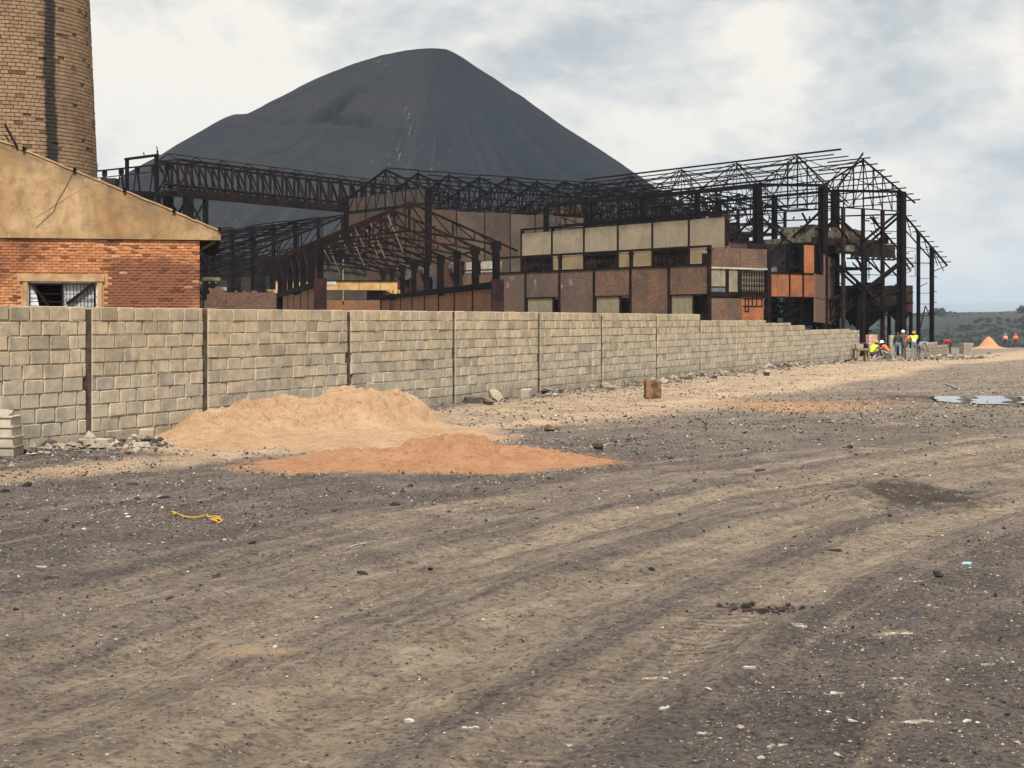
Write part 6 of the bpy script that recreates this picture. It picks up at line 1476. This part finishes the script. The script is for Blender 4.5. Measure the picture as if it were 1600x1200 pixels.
A = at(1443, 500, 96.0); B = at(1481, 500, 104.0); rot_ = math.atan2(B.y - A.y, B.x - A.x); LW = math.hypot(B.x - A.x, B.y - A.y)
g0 = gz(A.x, A.y); block_group('unfinished_wall', 'waist-high unfinished stretch of block wall beyond the bricklayers', 'wall', (A.x, A.y, g0 - .1), rot_, LW * .55, 5)
C_ = A + (B - A) * .56; block_group('unfinished_wall', 'lower far end of the unfinished wall beside a bent worker in red', 'wall', (C_.x, C_.y, gz(C_.x, C_.y) - .1), rot_, LW * .44, 4)
p = at(1358, 500, 88.0); block_group('brick_stack', 'pinkish stack of blocks behind the crouching workers', 'block stack', (p.x, p.y, gz(p.x, p.y)), .25, .55, 7, .2, 2, mat='pink_brick')
p = at(1391, 500, 96.0); block_group('unfinished_wall', 'narrow pillar of blocks behind the standing workers', 'pillar', (p.x, p.y, gz(p.x, p.y)), .25, .30, 7, .2, 1)
p = at(1506, 500, 112.0); block_group('block_stack', 'square stack of grey blocks on the far yard edge', 'block stack', (p.x, p.y, gz(p.x, p.y)), .3, .85, 4, .2, 3)
p = at(1416, 500, 94.5); block_group('block_stack', 'low pile of blocks between the two standing groups', 'block stack', (p.x, p.y, gz(p.x, p.y)), .3, .8, 3, .2, 2)
p = at(1335, 500, 71.0)
def work_trestle(p):
    t = thing('work_trestle', 'rough wooden trestle with blocks at the end of the wall', 'trestle', (p.x, p.y, gz(p.x, p.y)), .2)
    MB().box(0, .72, -.3, .3, .52, .60).build('plank', MAT['wood'], t)
    for x in (.04, .6):
        for y in (-.25, .2): MB().box(x, x + .08, y, y + .08, 0, .516).build('leg', MAT['wood'], t)
    b = block_group('fresh_blocks', 'few fresh blocks on the wooden trestle', 'block stack', (p.x + .1, p.y + .05, gz(p.x, p.y) + .602), .2, .42, 1, .2, 1)
work_trestle(p)

# ------------------------------------------------------------------ people
def build_person(label, px, py, Y, rotz, pose, shirt, trousers, hat=None, vest=None, H=1.72, sleeves=True, stripes=True):
    g = at(px, py, Y); zg = gz(g.x, g.y)
    J = {}
    if pose in ('stand', 'walk', 'stand2'):
        st = .26 if pose == 'walk' else .0
        J = dict(pel=(0, 0, .97), bel=(0, .01, 1.12), ch=(0, 0, 1.32), nk=(0, .0, 1.47), hd=(0, .02, 1.56), tp=(0, .02, 1.665),
                 sL=(-.19, -.01, 1.42), eL=(-.25, -.03, 1.15), wL=(-.25, .07, .93), hL=(-.25, .09, .85), sR=(.19, -.01, 1.42), eR=(.25, -.03, 1.15), wR=(.25, .07, .93), hR=(.25, .09, .85),
                 tL=(-.10, 0, .90), kL=(-.11, st * .6 + .02, .50), aL=(-.12, st * .9, .09), fL=(-.13, st * .9 + .17, .045), tR=(.10, 0, .90), kR=(.11, -st * .2 + .03, .50), aR=(.12, -st, .10 + st * .25), fR=(.13, -st + .17, .045 + st * .1))
        if pose == 'stand2': J.update(eL=(-.30, -.05, 1.18), wL=(-.20, .12, 1.06), hL=(-.14, .17, 1.06), eR=(.30, .02, 1.16), wR=(.36, .14, .98), hR=(.38, .18, .92), aL=(-.16, .02, .09), fL=(-.2, .18, .045))
    elif pose == 'bend':
        J = dict(pel=(0, -.12, .95), bel=(0, .02, 1.05), ch=(0, .26, 1.10), nk=(0, .42, 1.08), hd=(0, .51, 1.07), tp=(0, .61, 1.03),
                 sL=(-.18, .34, 1.08), eL=(-.22, .40, .82), wL=(-.2, .50, .60), hL=(-.19, .54, .52), sR=(.18, .34, 1.08), eR=(.22, .40, .82), wR=(.2, .50, .60), hR=(.19, .54, .52),
                 tL=(-.10, -.10, .90), kL=(-.12, -.03, .50), aL=(-.14, -.08, .09), fL=(-.15, .09, .045), tR=(.10, -.10, .90), kR=(.12, .03, .50), aR=(.14, -.02, .09), fR=(.15, .15, .045))
    else:   # crouch
        J = dict(pel=(0, -.22, .34), bel=(0, -.14, .47), ch=(0, .02, .66), nk=(0, .12, .80), hd=(0, .17, .89), tp=(0, .19, .99),
                 sL=(-.19, .06, .75), eL=(-.26, .24, .54), wL=(-.18, .42, .50), hL=(-.15, .50, .48), sR=(.19, .06, .75), eR=(.27, .22, .56), wR=(.2, .42, .58), hR=(.17, .50, .58),
                 tL=(-.10, -.20, .31), kL=(-.2, .20, .50), aL=(-.17, .0, .09), fL=(-.19, .17, .045), tR=(.10, -.20, .31), kR=(.2, .20, .46), aR=(.17, -.02, .09), fR=(.19, .15, .045))
    rad = dict(pel=.135, bel=.125, ch=.150, nk=.055, hd=.082, tp=.080, sL=.070, sR=.070, eL=.047, eR=.047, wL=.034, wR=.034, hL=.036, hR=.036, tL=.092, tR=.092, kL=.062, kR=.062, aL=.046, aR=.046, fL=.040, fR=.040)
    E = [('pel', 'bel'), ('bel', 'ch'), ('ch', 'nk'), ('nk', 'hd'), ('hd', 'tp'), ('ch', 'sL'), ('sL', 'eL'), ('eL', 'wL'), ('wL', 'hL'), ('ch', 'sR'), ('sR', 'eR'), ('eR', 'wR'), ('wR', 'hR'), ('pel', 'tL'), ('tL', 'kL'), ('kL', 'aL'), ('aL', 'fL'), ('pel', 'tR'), ('tR', 'kR'), ('kR', 'aR'), ('aR', 'fR')]
    names = list(J); co = [Vector(J[k]) for k in names]; R = [rad[k] for k in names]; edges = [(names.index(a), names.index(b)) for a, b in E]
    reg = {}
    # nose and five fingers to each hand
    hd, tp = Vector(J['hd']), Vector(J['tp']); upv = (tp - hd).normalized(); fwd = Vector((1, 0, 0)).cross(upv) * -1.0
    if fwd.y < 0 and pose != 'bend': fwd = -fwd
    co.append(hd + upv * .02 + fwd * .10); R.append(.018); edges.append((names.index('hd'), len(co) - 1))
    for s in 'LR':
        w_, h_ = Vector(J['w' + s]), Vector(J['h' + s]); d = (h_ - w_).normalized(); side = Vector((0, 1, 0)) if abs(d.y) < .8 else Vector((1, 0, 0)); side = (side - d * side.dot(d)).normalized(); hi = names.index('h' + s)
        for i, (o_, l_) in enumerate(((-.030, .062), (-.010, .078), (.010, .074), (.030, .058))):
            co.append(h_ + side * o_ + d * l_ * .55); R.append(.010); edges.append((hi, len(co) - 1)); co.append(h_ + side * o_ + d * l_ + Vector((0, .012, 0))); R.append(.008); edges.append((len(co) - 2, len(co) - 1))
        co.append(h_ - d * .03 + side * .055); R.append(.011); edges.append((names.index('w' + s), len(co) - 1))
    me = bpy.data.meshes.new('tmp'); me.from_pydata([tuple(c * (H / 1.72)) for c in co], edges, []); ob = bpy.data.objects.new('tmp', me); COL.objects.link(ob)
    sk = ob.modifiers.new('skin', 'SKIN'); sk.use_smooth_shade = True
    for i, v in enumerate(me.skin_vertices[0].data): v.radius = (R[i], R[i]); v.use_root = (i == 0)
    ob.modifiers.new('sub', 'SUBSURF').levels = 1
    dg = bpy.context.evaluated_depsgraph_get(); body = bpy.data.meshes.new_from_object(ob.evaluated_get(dg)); bpy.data.objects.remove(ob)
    body.materials.clear()
    for k in ('skin', shirt, trousers, 'boots'): body.materials.append(MAT[k])
    seg = [(names.index(a), names.index(b), a, b) for a, b in E]; S_ = H / 1.72
    def region(c):
        best, bd = None, 9
        for i, j, a, b in seg:
            p, q = co[i] * S_, co[j] * S_; d = q - p; t = max(0, min(1, (c - p).dot(d) / d.length_squared)); dd = (c - p - d * t).length
            if dd < bd: bd, best = dd, (a, b, t)
        a, b, t = best
        if b in ('hd', 'tp') or (b == 'nk' and t > .75): return 0
        if b[0] == 'h' and b != 'hd': return 0
        if b[0] == 'w': return 1 if sleeves else 0
        if b[0] in 'tka': return 2 if not (b[0] == 'a' and t > .85) else 3
        if b[0] == 'f': return 3
        if a == 'pel' and b == 'bel' and t < .35: return 2
        return 1
    regs = [region(p.center) for p in body.polygons]
    body.polygons.foreach_set('material_index', regs); body.polygons.foreach_set('use_smooth', [True] * len(regs)); body.update()
    o = link('person', body, None, None, (g.x, g.y, zg), rotz); tag(o, label, 'person', None)
    zmin = min(v.co.z for v in body.vertices); o.location.z = zg - zmin
    if vest:
        ax0, ax1 = co[names.index('pel')] * S_, co[names.index('nk')] * S_; d = (ax1 - ax0); vv = {}; V = []; Qf = []; mi = []
        for p in body.polygons:
            c = p.center; t = (c - ax0).dot(d) / d.length_squared
            if regs[p.index] == 1 and -.12 < t < .93 and abs(c.x) < .235 * S_:
                f = []
                for vi in p.vertices:
                    if vi not in vv: vv[vi] = len(V); V.append(tuple(body.vertices[vi].co + body.vertices[vi].normal * .016))
                    f.append(vv[vi])
                Qf.append(f); mi.append(1 if stripes and (.10 < t < .24 or .42 < t < .54) else 0)
        vm = bpy.data.meshes.new('vest'); vm.from_pydata(V, [], Qf); vm.materials.append(MAT[vest]); vm.materials.append(MAT['reflective']); vm.polygons.foreach_set('material_index', mi); vm.polygons.foreach_set('use_smooth', [True] * len(mi)); vm.update()
        vo = link('vest', vm, None, o); so = vo.modifiers.new('thick', 'SOLIDIFY'); so.thickness = .012
    if hat:
        n = 12; V = []; Q = []; rings = [(.132, -.012, .04), (.118, 0, 0), (.113, .05, 0), (.085, .10, 0), (.045, .125, 0), (.008, .13, 0)]
        for (r, z, br) in rings:
            for i in range(n): a = 2 * math.pi * i / n; V.append((r * math.cos(a) * .92, r * math.sin(a) + br * max(0, math.sin(a)), z))
        for k in range(len(rings) - 1):
            for i in range(n): j = (i + 1) % n; Q.append([k * n + i, k * n + j, (k + 1) * n + j, (k + 1) * n + i])
        hm = mesh_np('helmet', np.array(V) * S_, np.array(Q), uv=False, smooth=True); ho = link('helmet', hm, MAT[hat], o)
        zax = upv; yax = fwd; xax = yax.cross(zax); M3 = Matrix((xax, yax, zax)).transposed().to_4x4(); ho.matrix_local = Matrix.Translation((hd + upv * .045) * S_) @ M3
    return o
PI = math.pi
build_person('person in lime hi-vis vest and orange helmet standing with back to camera', 1428, 560, 92.0, .1, 'stand2', 'cloth_black', 'cloth_grey', 'hat_orange', 'vest_lime')
build_person('person in black top and pale jeans standing with feet apart', 1403, 561, 90.5, -.15, 'walk', 'cloth_black', 'cloth_jeans', None, None)
build_person('person in olive clothes and white helmet beside the one in black', 1411, 559, 93.0, -.4, 'stand', 'cloth_olive', 'cloth_olive', 'hat_white', None, 1.80)
build_person('person in orange vest half hidden behind the white-helmeted one', 1417, 557, 97.0, 2.6, 'stand2', 'cloth_black', 'cloth_grey', None, 'vest_orange', 1.7, stripes=False)
build_person('person bending forward in grey with white helmet by the lime vest', 1438, 558, 94.0, -1.0, 'bend', 'cloth_grey', 'cloth_grey', 'hat_white', None, 1.6)
build_person('person crouching in lime vest and orange helmet near the wall end', 1365, 553, 83.0, -1.1, 'crouch', 'cloth_black', 'cloth_navy', 'hat_orange', 'vest_lime', 1.9, stripes=False)
build_person('person crouching in orange vest and white helmet beside the pink stack', 1383, 549, 86.5, 1.2, 'crouch', 'cloth_red', 'cloth_grey', 'hat_white', 'vest_orange', 1.8, stripes=False)
build_person('person in black with white helmet leaning over the trestle', 1353, 553, 79.5, 1.9, 'bend', 'cloth_black', 'cloth_black', 'hat_white', None, 1.5)
build_person('person in red bending at the far end of the unfinished wall', 1484, 550, 106.0, 1.2, 'bend', 'cloth_red', 'cloth_maroon', None, None, 1.7)
build_person('person in pink vest and grey-blue helmet walking away, left of the far pair', 1571, 544, 178.0, .1, 'walk', 'vest_pink', 'cloth_navy', 'hat_blue', 'vest_pink', 1.72, stripes=False)
build_person('person in orange vest and maroon trousers walking away, right of the far pair', 1587, 544, 178.0, -.1, 'walk', 'vest_orange', 'cloth_maroon', 'hat_orange', 'vest_orange', 1.72, stripes=False)

# ------------------------------------------------------------------ far scrub
def build_scrub():
    rng = np.random.default_rng(55); V = []; T = []; n = 0; bushes = []
    N = 4200; yy = rng.uniform(330, 980, N); kk = rng.uniform(.20, .42, N); xx = kk * yy; ok = fbm(xx, yy, 1 / 45., 4, 56) > .45; ok &= ~((yy > 800) & (kk > .315) & (rng.random(N) < .85))
    for x, y in zip(xx[ok], yy[ok]): bushes.append((x, y, rng.uniform(.4, 1.5) * (1.0 if y < 800 else .6)))
    bushes.append((0.2895 * 870, 870, 3.6)); bushes.append((0.349 * 880, 880, 4.0))
    zs_b = ground_z(np.array([q[0] for q in bushes]), np.array([q[1] for q in bushes]))
    for (x, y, r), z in zip(bushes, zs_b):
        m = int(22 + 20 * r)
        c = rng.normal(size=(m, 3)); c /= np.linalg.norm(c, axis=1, keepdims=True); c *= (rng.random((m, 1)) ** .4); c *= np.array([r * 1.35, r * 1.35, r * .75]); c += np.array([x, y, z + r * .45])
        a = rng.normal(size=(m, 3)); b = rng.normal(size=(m, 3)); a /= np.linalg.norm(a, axis=1, keepdims=True); b /= np.linalg.norm(b, axis=1, keepdims=True); s = r * .38
        P = np.stack([c - a * s - b * s * .6, c + a * s - b * s * .6, c + b * s], 1).reshape(-1, 3); V.append(P); T.append(np.arange(len(P)).reshape(-1, 3) + n); n += len(P)
    me = mesh_np('scrub', np.concatenate(V), np.zeros((0, 4), int), np.concatenate(T), uv=False); tag(link('scrub', me, MAT['scrub_leaf']), 'dark green scrub covering the far hillside', 'scrub', kind='stuff')
    p = at(1546, 500, 17500.0); z = gz(p.x, p.y); m = MB(); m.beam((p.x, p.y, z - 5), (p.x, p.y, z + 42), 7.0); o = m.build('distant_mast', MAT['dark_sheet']); tag(o, 'thin mast on the hazy skyline', 'mast')
build_scrub()

# ------------------------------------------------------------------ haze
def build_haze():
    m = MB().box(-7700, 9700, -40, 20800, -60, 320); o = m.build('haze', None); mt = bpy.data.materials.new('haze'); mt.use_nodes = True; nt = mt.node_tree; nt.nodes.clear()
    out = nt.nodes.new('ShaderNodeOutputMaterial'); v = nt.nodes.new('ShaderNodeVolumePrincipled'); v.inputs['Color'].default_value = (.70, .83, 1.0, 1); v.inputs['Density'].default_value = 1.45e-4; v.inputs['Anisotropy'].default_value = 0.0
    nt.links.new(v.outputs[0], out.inputs['Volume']); o.data.materials.append(mt); tag(o, kind='stuff'); tag(o, 'thin pale haze lying over the whole site', 'haze')
build_haze()
